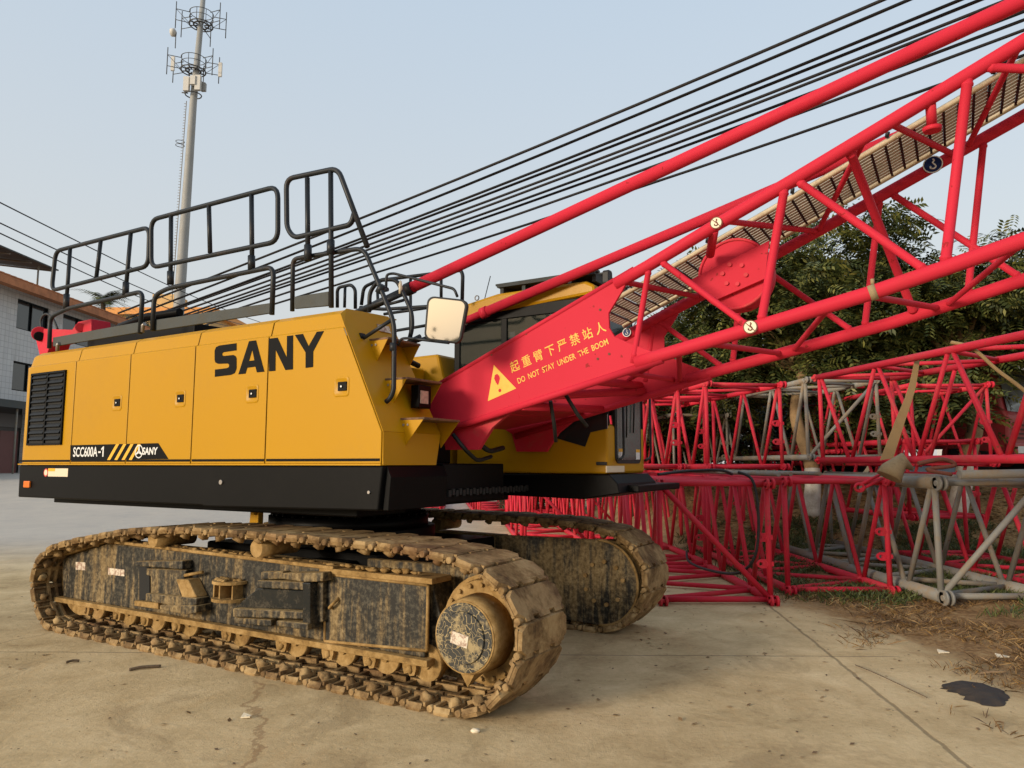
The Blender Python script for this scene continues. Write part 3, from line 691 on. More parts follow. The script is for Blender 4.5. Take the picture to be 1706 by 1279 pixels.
# toe boards
for pts in ([(88,562),(233,536),(233,553),(88,577)], [(256,533),(452,504),(452,521),(256,551)], [(490,494),(547,485),(547,509),(490,514)]):
    b = MB(); b.xz([tuple(L(u,v,-1.36).xz) for u, v in pts], -1.36, -1.335); part(b, 'toe_board', M['plank'], .004)
for u,v in ((96,577),(238,545)): b = MB(); c = L(u,v,-1.37); b.tube([c+Vector((0,0,-.05)),c+Vector((0,0,.02)),c+Vector((.03,0,.03))],.02,6); part(b, 'rail_clamp', M['steel'])
# mirror on its bracket
YM = -1.15
b = MB(); b.tube(rounded(P([(643,483),(644,457),(655,455),(757,481),(762,494)],YM),.04), .011, 8); b.tube(rounded(P([(663,575),(668,564),(680,563),(748,571)],YM),.04), .011, 8)
b.cyl(L(634,484,YM),L(646,482,YM),.018,8)
part(b, 'mirror_bracket', M['rail'])
mc = L(741,532.5,YM); mn = Vector((.33,-.935,-.064)).normalized(); mu = Vector((.16,0,1)); mu = (mu - mn*mu.dot(mn)).normalized(); mr = mu.cross(mn)
if mr.x < 0: mr = -mr
def rrect(w, h, r, n=5):
    pts = []
    for cx, cz, a0 in ((w-r,h-r,0),(-w+r,h-r,90),(-w+r,-h+r,180),(w-r,-h+r,270)):
        for k in range(n+1): a = R(a0+90*k/n); pts.append((cx+r*math.cos(a), cz+r*math.sin(a)))
    return pts
sc_ = (L(770,532,YM)-L(713,532,YM)).x/2
hw, hh = sc_*.97, abs((L(741,497,YM)-L(741,570,YM)).z)/2
b = MB(); b.prism(rrect(hw,hh,.055), lambda a,c,d: mc+mr*a*(1+.06*c/hh)+mu*c+mn*d, -.05, 0); o = part(b,'mirror',M['rubber'],.008)
b = MB(); b.prism(rrect(hw*.88,hh*.91,.045), lambda a,c,d: mc+mr*a*(1+.06*c/hh)+mu*c+mn*d, 0.0, .002); b.build('mirror_glass', M['mirror'], o)
# far rails on the deck between hood and cab
b = MB(); yf = .55
for pts in ([(562,512),(562,479),(585,474),(592,482),(592,514)], [(602,508),(606,478),(630,467),(768,450),(771,458),(770,500)], [(600,512),(640,515),(720,510),(720,540)]):
    b.tube(rounded(P(pts,yf),.06), .02, 8)
for a, c in (((575,477),(574,512)),((684,465),(684,560)),((735,456),(735,500)),((629,486),(630,515)),((640,523),(716,512)),((652,552),(715,541))): b.tube(P([a,c],yf), .017, 8)
part(b, 'deck_rail', M['rail'])
b = MB(); ya = -.78
b.tube(rounded(P([(615,520),(616,485),(632,466),(660,465),(672,488),(686,520),(687,545),(682,566)],ya),.06), .019, 8); b.tube(P([(596,519),(672,489)],ya),.022,8); b.tube(P([(642,508),(672,500)],ya),.014,8)
b.tube(P([(660,580),(700,560)],ya),.02,8); b.tube(P([(668,577),(712,562)],ya+.1),.016,8)
part(b, 'deck_handrail', M['rail'])
b = MB(); c = L(667,478,ya-.02); b.lump((c.x,c.y,c.z),.03,3,(.6,.6,2.0)); part(b, 'rag', M['cream'])
# rear hoist gear: red gantry foot with a hose
YGN = -1.12
b = MB(); b.xz([tuple(L(u,v,YGN).xz) for u,v in ((57,555),(62,547),(120,549),(130,536),(152,531),(152,552),(128,558),(85,570),(78,590),(66,592))], YGN, YGN+.22)
b.cyl(L(66,556,YGN-.03),L(66,556,YGN+.25),.085,18)
b.cyl(L(133,545,YGN-.03),L(133,545,YGN+.1),.05,12)
part(b, 'gantry_foot', M['redold'], .006)
b = MB(); b.cyl(L(65,560,YGN-.04),L(65,560,YGN-.02),.055,16); b.span((-3.1,-1.0,2.83),(-1.2,.4,3.0)); b.tube(P([(200,545),(245,528),(300,520)],-.6),.05,8); part(b,'rear_winch',M['black'],.01)
b = MB(); b.tube(smooth_path(P([(72,560),(68,535),(76,523),(88,530),(96,548)],YGN+.05)), .013, 8); part(b,'gantry_hose',M['rubber'])
# ---- hoist and boom ropes
for (p0, p1, yy) in (((430,434),(1456,3),-.72),((430,449),(1500,3),-.62),((430,465),(1588,3),-.46),((430,469),(1622,3),-.40),((430,478),(1668,3),-.22),
                     ((430,486),(1690,3),-.1),((430,492),(1706,19),0),((430,497),(1706,33),.06),((430,509),(1706,50),.26),((430,521),(1706,92),.42)):
    a = L(*p0,yy); c = L(*p1,yy); d = (c-a)/(c.x-a.x)
    s0 = a + d*(-3.0-a.x); s1 = a + d*(9.0-a.x); mid = [s0.lerp(s1,t)+Vector((0,0,-.10*math.sin(math.pi*t))) for t in np.linspace(0,1,16)]
    # sag runs below the chord, so lift the ends by the same amount at the middle of the view
    mid = [m + Vector((0,0,.075)) for m in mid]
    b = MB(); b.tube(mid, .0125, 6); part(b, 'wire_rope', M['rope'])
# ---- mast lying over the boom: two red legs
for yy in (-.6, .6):
    a = Vector((1.19,yy,3.125)); c = Vector((5.73,yy,4.28)); d = (c-a)/(c.x-a.x)
    b = MB(); b.tube([a, a+d*7.2], .049, 18); o = part(b,'mast_leg',M['red'])
    b = MB(); b.tube([a-d*.02,a+d*.05],.058,18); b.tube([a-d*.62+Vector((0,0,.0)),a],.036,12); b.build('mast_sleeve', M['rail'] if yy < 0 else M['redold'], o)
b = MB(); d = Vector((1,0,.2523)); a = Vector((1.19,0,3.125)) + d*7.1; b.tube([a+Vector((0,-.6,0)),a+Vector((0,.6,0))],.05,14); part(b,'mast_head',M['red'])

# ---- boom
boom = empty('boom',(0,0,0),0,crane)
YNB, YFB = -.6, .6
def bpart(mb, name, mat, bevel=0, parent=None): return mb.build(name, mat, boom if parent is None else parent, bevel)
Z6 = 3.0444
plate = [(703,667),(714,650),(1056,448),(1038,484),(1015,522),(1016,546),(1025,561),(1048,571),(1104,592),(1104,599),(737,719),(713,703)]
ppl = [L(u,v,YNB).xz for u,v in plate]
for yy, s in ((YNB,-1),(YFB,1)):
    b = MB(); b.xz([tuple(p) for p in ppl], yy-.012, yy+.012); o = bpart(b,'foot_plate',M['red'],.004)
    fl = MB()                                               # edge flanges
    up = [Vector((p.x,yy,p.y)) for p in ppl]
    fl.tube([up[1],up[2]],.022,8); fl.tube([up[10],up[9]],.030,10)
    fl.build('flange',M['red'],o)
bb = MB()                                                    # belly plate, foot lugs
lo = [L(u,v,YNB) for u,v in ((713,703),(737,719),(1000,632))]
bb.add([(lo[0].x+.05,-.58,lo[0].z-.02),(lo[0].x+.05,.58,lo[0].z-.02),(lo[1].x+.75,.58,lo[1].z+.20),(lo[1].x+.75,-.58,lo[1].z+.20)],[(0,1,2,3)])
for yy in (-.60,.56):
    bb.xz([tuple(L(u,v,-.6).xz) for u,v in ((730,716),(850,682),(815,712),(792,749),(738,749))], yy+.04, yy+.08)
o = bpart(bb,'foot_lug',M['redold'])
# chords
NB = [(3.30,2.322),(3.5,2.365),(4.112,2.493),(4.86,2.652),(5.267,2.757),(5.7,2.875),(6.6,3.12),(8.2,3.555)]
NTp = [(2.65,2.705),(3.15,2.918),(3.40,3.022),(3.888,3.236),(4.40,3.452),(5.0,3.715),(5.72,4.035),(6.6,4.43),(8.2,5.14)]
def czb(x): return float(np.interp(x,[p[0] for p in NB],[p[1] for p in NB]))
def czt(x): return float(np.interp(x,[p[0] for p in NTp],[p[1] for p in NTp]))
for yy in (YNB,YFB):
    b = MB(); b.tube([Vector((x,yy,z)) for x,z in NB], .047, 20); ch = bpart(b,'chord',M['red'])
    if yy < 0:
        c = Vector((4.86,yy,czb(4.86))); g = MB(); g.tube([c-Vector((.02,0,.005)),c+Vector((.02,0,.005))],.0495,20); g.cyl(c+Vector((0,0,.05)),c+Vector((0,0,.085)),.012,8); g.build('clamp',M['cone'],ch)
    b = MB(); b.tube([Vector((x,yy,z)) for x,z in NTp[1 if yy < 0 else 0:]], .044, 20); bpart(b,'chord',M['red'])
def weld_brace(a, c, r):
    u = (c-a).normalized(); q = .050; f = 1.16
    b = MB(); b.tube([a, a+u*q, a+u*(q+.005), a+u*(q+.016), a+u*(q+.022), c-u*(q+.022), c-u*(q+.016), c-u*(q+.005), c-u*q, c], [r,r,r*f,r*f,r,r,r*f,r*f,r,r], 14)
    return bpart(b,'brace',M['red'])
def brace(p, yp, q, yq, r=.033):
    a = L(*p,yp); c = L(*q,yq)
    b = MB(); b.tube([a,c],r,14); return bpart(b,'brace',M['red'])
def brx(xa, top_a, ya, xc, top_c, yc, r=.033):
    a = Vector((xa,ya,czt(xa) if top_a else czb(xa))); c = Vector((xc,yc,czt(xc) if top_c else czb(xc)))
    return weld_brace(a,c,r*.72)
def X(u, v, y): return L(u,v,y).x
n_, f_ = YNB, YFB
brx(X(1082,441,n_),1,n_,X(1054,572,n_),0,n_,.03)
brx(X(1097,434,n_),1,n_,X(1252,546,n_),0,n_,.031)
brx(X(1308,304,n_),1,n_,X(1267,540,n_),0,n_,.040)
brx(X(1324,297,n_),1,n_,X(1549,455,n_),0,n_,.036)
brx(X(1613,125,n_),1,n_,X(1574,447,n_),0,n_,.042)
brx(X(1634,115,n_),1,n_,7.35,0,n_,.036)
brx(7.0,1,n_,6.85,0,n_,.04)
brx(X(1413,243,n_),1,n_,X(1524,528,f_),0,f_,.040)
for (a, c, r) in (((1467,338),(1440,550),.034),((1481,331),(1706,465),.034),((1237,470),(1220,612),.033),((1262,452),(1425,555),.032),((1090,538),(1076,640),.036),((1094,540),(1208,614),.032),((1640,240),(1610,470),.034)):
    brx(X(*a,f_),1,f_,X(*c,f_),0,f_,r)
for a, c in (((1035,476),(1165,500)),((1205,368),(1363,391)),((1481,206),(1590,262))): brx(X(*a,n_),1,n_,X(*c,f_),1,f_,.030)
for a, c in (((1363,391),(1443,235)),((1612,252),(1700,70))): brx(X(*a,f_),1,f_,X(*c,n_),1,n_,.028)
for a, c in (((1172,578),(1301,591)),((1440,496),(1563,516)),((979,634),(1123,641)),((1131,586),(1133,640)),((905,657),(1040,664))):
    xa = X(*a,n_); xc = X(*c,f_); brx(xa,0,n_,xc,0,f_,.030)
for a, c in (((1322,584),(1385,513)),((1578,512),(1710,399)),((1040,664),(1120,600))): brx(X(*a,f_),0,f_,X(*c,n_),0,n_,.028)
brx(6.3,0,n_,6.9,0,f_,.03); brx(6.4,1,n_,6.9,1,f_,.03)
# cross tubes inside the foot
for (u,v,dx,dz) in ((800,690,0,.03),(870,680,0,.02),(940,640,0,.05)):
    c = L(u,v,n_); b = MB(); b.tube([c+Vector((0,0,dz)),Vector((c.x+.15,.6,c.z+dz+.04))],.035,12); bpart(b,'brace',M['red'])
b = MB(); b.tube([(2.3,-.6,2.12),(2.9,.6,2.24)],.035,12); bpart(b,'brace',M['red'])
b = MB()
for (a,c) in (((917,668),(926,735)),((942,657),(978,710))):
    p=L(*a,-.4); q=L(*c,-.2); b.tube([p,p.lerp(q,.5)+Vector((.01,0,-.03)),q],.016,8)
bpart(b,'hanging_hose',M['rubber'])
# guide sheave with its cheek plate
YS = -.1; sc2 = L(1229,461,YS); rad = abs(L(1229,405,YS).z - L(1229,518,YS).z)/2*1.0
b = MB(); b.cyl(sc2+Vector((0,-.10,0)),sc2+Vector((0,.10,0)),rad,44); o = bpart(b,'sheave',M['red'],.006)
b = MB(); b.tube([sc2+Vector((rad*math.cos(a),-.10,rad*math.sin(a))) for a in np.linspace(0,2*math.pi,44,endpoint=False)],.012,6,True); b.build('sheave_rim',M['redold'],o)
YC = -.235
pc = [tuple(L(u,v,YC).xz) for u,v in ((1150,467),(1282,401),(1275,460),(1189,497))]
b = MB(); b.xz(pc, YC-.008, YC+.008); b.span((pc[3][0]-.0,YC,pc[3][1]-.0),(pc[3][0]+.02,YC+.13,pc[3][1]+.015))
p3 = [tuple(L(u,v,YC).xz) for u,v in ((1189,497),(1275,460),(1275,464),(1190,501))]
b.xz(p3, YC-.008, YC+.12); ck = bpart(b,'cheek_plate',M['red'])
for u,v in ((1216,441),(1236,442),(1204,456),(1243,458),(1211,472),(1229,473)): b = MB(); c=L(u,v,YC-.008); b.cyl(c,c+Vector((0,-.014,0)),.016,8); b.build('bolt',M['redold'],ck)
brx(X(1190,380,n_),1,n_,X(1184,424,0),0,.1,.03) if False else None
a = L(1190,382,n_); c = L(1183,424,-.3); b = MB(); b.tube([a,c],.032,12); bpart(b,'brace',M['red'])
a = Vector((sc2.x+.1,-.6,czb(sc2.x+.35))); 
# roller stop under the upper chord
c = Vector((X(1550,170,n_),n_+.12,0)); c.z = czt(c.x)-.03; b = MB(); b.tube([c+Vector((0,-.1,0)),c+Vector((0,0,-.11))],.03,12); b.tube([c+Vector((0,0,-.11)),c+Vector((0,0,-.135))],[.056,.05],18); bpart(b,'stop_pad',M['redold'])
# walkway on the upper face: tan frame and perforated tread
wk = []
x0, x1 = 2.75, 8.0
def wkz(x): return czt(x)+.075
b = MB(); st = .088; k = 0; x = x0
ya_, yb_ = -.16, .50
while x < x1:
    xa = x; xb = x+st*.86
    for yy0 in np.arange(ya_+.02, yb_-.04, .055):
        b.add([(xa,yy0,wkz(xa)),(xb,yy0,wkz(xb)),(xb,yy0+.045,wkz(xb)),(xa,yy0+.045,wkz(xa)),(xa,yy0,wkz(xa)+.004),(xb,yy0,wkz(xb)+.004),(xb,yy0+.045,wkz(xb)+.004),(xa,yy0+.045,wkz(xa)+.004)],[(0,1,2,3),(4,7,6,5),(0,4,5,1),(1,5,6,2),(2,6,7,3),(3,7,4,0)])
    x += st
tr = bpart(b,'walkway',M['tread'] if 'tread' in M else M['strap'])
b = MB()
for yy in (ya_, yb_): b.tube([Vector((x,yy,wkz(x))) for x in np.linspace(x0,x1,12)],.022,4)
b.build('walkway_edge',M['wood'],tr)
b = MB()
for xx in np.arange(x0+.076,x1,.088): b.add([(xx,ya_,wkz(xx)-.008),(xx+.016,ya_,wkz(xx)-.008),(xx+.016,yb_,wkz(xx)-.008),(xx,yb_,wkz(xx)-.008),(xx,ya_,wkz(xx)),(xx+.016,ya_,wkz(xx)),(xx+.016,yb_,wkz(xx)),(xx,yb_,wkz(xx))],[(0,1,2,3),(4,7,6,5),(0,4,5,1),(1,5,6,2),(2,6,7,3),(3,7,4,0)])
b.build('walkway_rib',M['rail'],tr)
for xx in np.arange(3.1,8,.62): b = MB(); b.cyl((xx,ya_-.02,wkz(xx)+.02),(xx+.01,ya_-.04,wkz(xx)+.05),.014,6); b.build('walkway_clip',M['rail'],tr)
# warning on the near foot plate
yw = YNB-.012
tri = [(813,668),(823,608),(860,647)]
b = MB(); b.xz([tuple(L(u,v,yw).xz) for u,v in tri], yw-.002, yw-.0005); wt = bpart(b,'warning_triangle',M['amber'])
zz = lambda pts: [tuple(L(680+a/Z6,440+c/Z6,yw).xz) for a,c in pts]
b = MB(); b.xz(zz([(441,562),(452,556),(463,566),(466,580),(460,605),(455,613),(446,600),(437,580)]), yw-.0032, yw-.0022)
c = zz([(466,640)])[0]; b.cyl((c[0],yw-.0022,c[1]),(c[0],yw-.0032,c[1]),.014,12); b.build('exclamation_mark',M['red'],wt)
p0 = zz([(527,553)])[0]; p1 = zz([(1008,340)])[0]; ang = math.atan2(p1[1]-p0[1],p1[0]-p0[0]); wd = math.hypot(p1[0]-p0[0],p1[1]-p0[1])
text_mesh('\u8d77 \u91cd \u81c2 \u4e0b \u4e25 \u7981 \u7ad9 \u4eba', p0[0], p0[1], ang, wd, yw-.002, M['amber'], boom, .090, .006)
p0 = zz([(560,607)])[0]; p1 = zz([(1018,405)])[0]; ang = math.atan2(p1[1]-p0[1],p1[0]-p0[0]); wd = math.hypot(p1[0]-p0[0],p1[1]-p0[1])
text_mesh('DO  NOT  STAY  UNDER  THE  BOOM', p0[0], p0[1], ang, wd, yw-.002, M['amber'], boom, .046, .008)
b = MB()
for a,c in ((974,231),(598,352),(423,458),(962,480),(1020,455)): p=zz([(a,c)])[0]; b.cyl((p[0],yw,p[1]),(p[0],yw-.004,p[1]),.010,8)
bpart(b,'plate_bolt',M['rust'])
# round hook signs on the chords
def hook_sign(x, y, z, r, mb, mf, slash):
    b = MB(); b.cyl((x,y-.008,z),(x,y,z),r,28); o = bpart(b,'sign_disc',mb)
    g = MB(); 
    ring=[(x+r*math.cos(a),z+r*math.sin(a)) for a in np.linspace(0,2*math.pi,28,endpoint=False)]; r2=[(x+r*.88*math.cos(a),z+r*.88*math.sin(a)) for a in np.linspace(0,2*math.pi,28,endpoint=False)]
    g.tess([ring,r2], lambda a,c,d:(a,d,c), y-.010, y-.0082)
    hp = [(x+r*dx, y-.010, z+r*dz) for dx,dz in ((.02,.62),(.15,.45),(.0,.2),(.18,-.05),(.28,-.3),(.05,-.5),(-.25,-.38),(-.22,-.18))]
    g.tube(smooth_path(hp,4), r*.085, 6)
    if slash: g.tube([(x-r*.6,y-.011,z+r*.6),(x+r*.6,y-.011,z-r*.6)], r*.05, 6)
    g.build('sign_symbol',mf,o)
x=X(1196,366,n_); hook_sign(x,n_-.042,czt(x)-.005,.042,M['cream'],M['rust'],True)
x=X(1253,548,n_); hook_sign(x,n_-.045,czb(x)+.003,.046,M['cream'],M['rust'],True)
x=X(1555,286,f_); hook_sign(x,f_-.046,czt(x),.066,M['blue'],M['white'],False)
q_=L(1048,555,f_); hook_sign(q_.x,f_-.046,q_.z,.040,M['blue'],M['white'],False)
def deck_sign(): 
    b = MB(); c=L(774,803,-.3); b.cyl((c.x,-.31,c.z),(c.x,-.30,c.z),.033,20); o=part(b,'sign_disc',M['blue']); g=MB(); g.tube([(c.x+.033*math.cos(a),-.311,c.z+.033*math.sin(a)) for a in np.linspace(0,6.28,20)],.003,5); g.tube([(c.x,-.312,c.z+.02),(c.x+.005,-.312,c.z),(c.x-.006,-.312,c.z-.018)],.004,5); g.build('sign_symbol',M['white'],o)

# ---- operator's cab on the far side
YCB, YCF = .70, 1.62
cab = empty('cab',(0,0,0),0,crane)
def cpart(mb, name, mat, bevel=0, parent=None): return mb.build(name, mat, cab if parent is None else parent, bevel)
XF, XR = 2.50, .80
def cabx(z): return XF if z < 2.35 else XF-(z-2.35)*.14
lower = [(XR,1.50),(XF,1.50),(XF,2.25),(1.95,1.98),(1.35,2.05),(XR,2.35)]
b = MB(); b.xz([(XR,1.505),(XF-.01,1.505),(XF,1.53),(XF,1.95),(XF-.04,1.97),(1.95,1.90),(1.2,2.08),(XR,2.2)], YCB, YCF); cb = cpart(b,'cab_body',M['yellow'],.02)
b = MB(); b.xz([(XR-.02,3.16),(XR+.08,3.26),(XR+.5,3.33),(2.30,3.335),(2.40,3.28),(2.40,3.20),(XR-.02,3.10)], YCB-.02, YCF+.02); rf = cpart(b,'roof',M['yellow'],.03)
b = MB(); b.span((1.28,.72,3.40),(2.38,1.55,3.425))
for k in range(5): b.span((1.30+k*.26,.75,3.335),(1.34+k*.26,1.5,3.40))
for k in range(7): b.span((1.25,.74+k*.125,3.425),(2.40,.80+k*.125,3.445))
b.build('roof_guard',M['plank'],rf)
b = MB(); c=L(790,515,YCB); b.tube([(c.x+.025*math.cos(a),YCB+.05,3.30+.03+.025*math.sin(a)) for a in np.linspace(0,6.28,14)],.006,6); b.build('lifting_eye',M['steel'],rf)
b = MB(); a = L(770,515,1.0); b.tube([(.9,1.0,3.22),(1.02,1.0,3.62)],.005,5); b.build('antenna',M['rubber'],rf)
# window pillars and glass
b = MB()
for x in (XR,1.38,2.40): b.span((x-.035,YCB-.004,2.0),(x+.035,YCB+.05,3.2))
b.span((XR,YCB-.006,3.06),(2.42,YCB+.05,3.18)); b.span((XR-.03,YCB,2.1),(XR+.0,YCF,3.15))
for yy in (YCB+.0,YCF-.06): b.tube([(XF-.03,yy+.03,1.95),(XF-.03,yy+.03,2.35),(cabx(3.2)-.03,yy+.03,3.22)],.035,8)
b.span((XF-.06,YCB,2.32),(XF,YCF,2.37))
cpart(b,'pillar',M['black'],.006)
b = MB(); b.span((XR,YCB+.010,2.0),(1.38,YCB+.016,3.12)); cpart(b,'side_window',M['glass'])
b = MB(); b.span((1.40,YCB+.010,1.85),(2.42,YCB+.016,3.12)); cpart(b,'side_window',M['glass'])
b = MB(); b.add([(XF-.005,YCB+.05,2.37),(XF-.005,YCF-.05,2.37),(cabx(3.2),YCF-.05,3.2),(cabx(3.2),YCB+.05,3.2)],[(0,1,2,3)]); cpart(b,'windscreen',M['glass'])
b = MB(); b.span((XR+.03,YCB+.06,2.2),(XR+.04,YCF-.05,3.1)); b.span((1.0,1.55,2.1),(2.4,1.57,3.1)); cpart(b,'rear_wall',M['dark'])
b = MB(); nfold = 22
pts=[(1.0+.38*k/nfold, YCB+.09+.045*(k%2)) for k in range(nfold+1)]
b.add([(x,y,2.15) for x,y in pts]+[(x,y,3.05) for x,y in pts],[(k,k+1,nfold+2+k,nfold+1+k) for k in range(nfold)],True); cpart(b,'curtain',M['curtain'])
b = MB(); b.xz([(1.55,2.0),(1.62,2.45),(1.75,2.95),(1.62,2.98),(1.45,2.4),(1.42,2.0)],.95,1.4); b.span((1.45,.95,1.95),(1.95,1.4,2.1)); cpart(b,'seat',M['rubber'],.03)
# dark lower side pane (pointed) and lower front pane
b = MB(); b.xz([(1.60,2.02),(2.0,1.86),(2.10,1.90),(XF-.08,2.02),(XF-.08,2.16),(1.9,2.16)],YCB-.006,YCB+.01); 
b = MB(); b.xz([tuple(L(u,v,YCB).xz) for u,v in ((893,720),(975,744),(984,720),(1012,714),(1012,690),(960,690))],YCB-.006,YCB+.01); cpart(b,'lower_side_pane',M['darkglass'])
fp = [tuple((lambda q:(q[1],q[2]))(q)) for q in ()]
y0c, y1c, z0c, z1c = YCB+.16, YCF-.10, 1.60, 2.28
b = MB(); b.yz([(y0c+a*0+ (y1c-y0c)/2 + p_[0], (z0c+z1c)/2 + p_[1]) for a,p_ in [(0,q) for q in rrect((y1c-y0c)/2,(z1c-z0c)/2,.08)]], XF-.02, XF+.008); fr2 = cpart(b,'front_pane_frame',M['rubber'])
b = MB(); b.yz([((y1c+y0c)/2+q[0],(z0c+z1c)/2+q[1]) for q in rrect((y1c-y0c)/2-.035,(z1c-z0c)/2-.035,.06)], XF+.008, XF+.012); b.build('pane',M['glassfront'],fr2)
b = MB()
for yy in (y0c+.10, y1c+.16): b.tube(rounded([(XF+.05,yy,2.33),(XF+.05,yy,1.66),(XF+.03,yy-.12,1.63)],.08),.013,8)
cpart(b,'front_grab_bar',M['rubber'])
b = MB(); b.tube([(XF+.03,y0c+.45,2.3),(XF+.03,y0c+.40,1.9)],.008,6); b.tube([(XF+.03,y0c+.25,2.3),(XF+.03,y0c+.22,1.85)],.008,6); cpart(b,'wiper',M['rubber'])
for yy in (y0c+.06,y1c-.16):
    b = MB(); b.span((XF+.0125,yy,1.64),(XF+.0145,yy+.10,1.74)); s_=cpart(b,'sticker',M['white']); b = MB(); b.span((XF+.0148,yy,1.71),(XF+.0155,yy+.10,1.74)); b.build('sticker_stripe',M['amber'],s_)
b = MB(); b.box((XF+.004,YCB+.16,1.548),(.012,.42,.06)); cpart(b,'number_plate',M['cream'],.003)
b = MB(); b.box((XF-.06,YCB-.01,1.60),(.10,.03,.03)); cpart(b,'door_stay',M['rubber'],.005)
b = MB(); b.span((XR+.2,YCB-.003,1.62),(XF-.05,YCB+.002,1.627)); cpart(b,'crease',M['yellow'])
# cab console and platform, cab mirrors
b = MB(); b.xz([(.90,1.30),(2.25,1.27),(2.62,1.33),(2.60,1.42),(2.52,1.50),(.88,1.50)], YCB-.02, YCF+.05); b.xz([(2.45,1.335),(2.72,1.335),(2.72,1.40),(2.45,1.40)],YCB+.2,YCF+.45); part(b,'cab_support',M['black'],.01)
for (u,v,yy,w_,h_) in ((1012,463,.62,.05,.07),(1043,555,1.75,.07,.13)):
    c=L(u,v,yy); b=MB(); b.prism(rrect(w_,h_,.03), lambda a,cc,d:(c.x+d,c.y+a,c.z+cc),-.03,.03); b.tube([(c.x,c.y,c.z-h_),(c.x-.06,c.y,c.z-h_-.2)],.012,6); cpart(b,'cab_mirror',M['rubber'],.008)
# cabinet behind the cab
b = MB(); b.xz([(-3.2,1.56),(.70,1.56),(.70,2.3),(.58,2.76),(-3.1,2.70)],.66,1.5); o = part(b,'far_hood',M['yellow'],.03)
b = MB()
for yy in (.86,1.08): b.box((.62,yy,2.45),(.35,.012,.9),Matrix.Rotation(R(-14),3,'Y'))
b.build('seam',M['dark'],o) if False else None
b = MB(); b.span((.05,.0,1.5),(.42,.64,2.60)); o=part(b,'valve_cabinet',M['yellow'],.02)
b = MB()
for yy in (.16,.32,.48): b.span((.42,yy,1.9),(.424,yy+.008,2.5))
b.span((.42,.02,2.42),(.424,.62,2.428)); b.build('panel_seam',M['dark'],o)
b = MB(); b.span((-.1,-.1,2.60),(.3,.5,2.66)); b.tube(rounded([(.2,-.2,2.6),(.3,-.1,2.75),(.4,.2,2.7),(.45,.5,2.62)],.1),.03,8); part(b,'hose_bundle',M['rubber'])
deck_sign()

# ------------------------------------------------------------------ stacked lattice boom sections
SW, SH = 1.36, 1.42
PROTO = {}
def section_proto(key, Ln, mat, rc, rb, detail, diag=True):
    root = empty('boom_section')
    hw = rc
    cx = (hw, SW-hw); cz = (hw, SH-hw)
    for x in cx:
        for z in cz:
            b = MB(); b.tube([(x,.10,z),(x,Ln-.10,z)], rc, 14); ch = b.build('chord', mat, root)
            for y, s in ((0,1),(Ln,-1)):
                g = MB()
                for dx in ((-.032,.032) if s > 0 else (0,)):
                    g.tube([(x+dx-.014,y+s*.02,z),(x+dx+.014,y+s*.02,z)], rc*1.18, 16)
                    g.box((x+dx,y+s*.07,z),(.028,.10,rc*1.7))
                g.cyl((x-.06,y+s*.02,z),(x+.06,y+s*.02,z),rc*.45,10)
                g.build('pin_lug', mat, ch)
    nb = max(2, int(round(Ln/.74)));  nb += nb % 2
    ys = [.16 + (Ln-.32)*i/nb for i in range(nb+1)]
    segs = []
    for x in cx:
        for i in range(nb): segs.append(((x,ys[i]+.03,cz[(i+1) % 2]),(x,ys[i+1]-.03,cz[i % 2])))
    for z in cz:
        for i in range(0, nb, 1):
            segs.append(((cx[i % 2],ys[i]+.04,z),(cx[(i+1) % 2],ys[i+1]-.04,z)))
    ends = []
    for y in (.14, Ln-.14):
        for x in cx: ends.append(((x,y,cz[0]),(x,y,cz[1])))
        for z in cz: ends.append(((cx[0],y,z),(cx[1],y,z)))
    if diag == 1: ends.append(((cx[0],.14,cz[1]),(cx[1],.14,cz[0])))
    if diag == 2: ends.append(((cx[0],.14,cz[0]),(cx[1],.14,cz[1])))
    if detail:
        for a, c in segs:
            b = MB(); b.tube([a,c], rb, 9); b.build('brace', mat, root)
        for a, c in ends:
            b = MB(); b.tube([a,c], rb*1.12, 9); b.build('end_brace', mat, root)
        for z in (.45,.75):
            g = MB()
            g.tess([[(cx[1]-.02,z-.05),(cx[1]-.10,z-.05),(cx[1]-.135,z-.03),(cx[1]-.15,z),(cx[1]-.135,z+.03),(cx[1]-.10,z+.05),(cx[1]-.02,z+.05)],[(cx[1]-.10+.022*math.cos(q),z+.022*math.sin(q)) for q in np.linspace(0,2*math.pi,10,endpoint=False)]], lambda a,c,d:(a,d,c), .125, .155)
            g.box((cx[1],.14,z),(.09,.05,.05))
            g.build('eye_plate', mat, root)
    else:
        b = MB()
        for a, c in segs+ends: b.tube([a,c], rb, 6)
        b.build('bracing', mat, root)
    return root
def put(root, x, y, z, yaw, label, group='lattice boom sections stacked on the ground', first=False):
    if first: r = root
    else:
        r = root.copy(); COL.objects.link(r)
        for ch in root.children:
            c = ch.copy(); COL.objects.link(c); c.parent = r
            for g in ch.children:
                d = g.copy(); COL.objects.link(d); d.parent = c
    r.location = (x,y,z); r.rotation_euler = (0,0,yaw); tag(r, label, 'boom section', group); return r
USED = set()
def sect(Ln, mk, rc, rb, x, y, z, yaw, label, detail=True, diag=True):
    key = (Ln, mk, rc, rb, detail, diag)
    first = key not in PROTO
    if first: PROTO[key] = section_proto(key, Ln, M[mk], rc, rb, detail, diag)
    return put(PROTO[key], x, y, z, yaw, label, first=first)
ZU = 1.50
sect(2.9,'redold',.052,.030, 1.66,8.55,.0,0, 'short red boom section on the concrete beside the far crawler track')
sect(6.0,'redold',.052,.030, 1.72,11.55,.0,R(2.5), 'red boom section pinned end to end behind the short red one', diag=False)
sect(6.0,'redold',.052,.030, 3.34,9.15,.01,0, 'red boom section on the ground between the short red section and the grey one', diag=0)
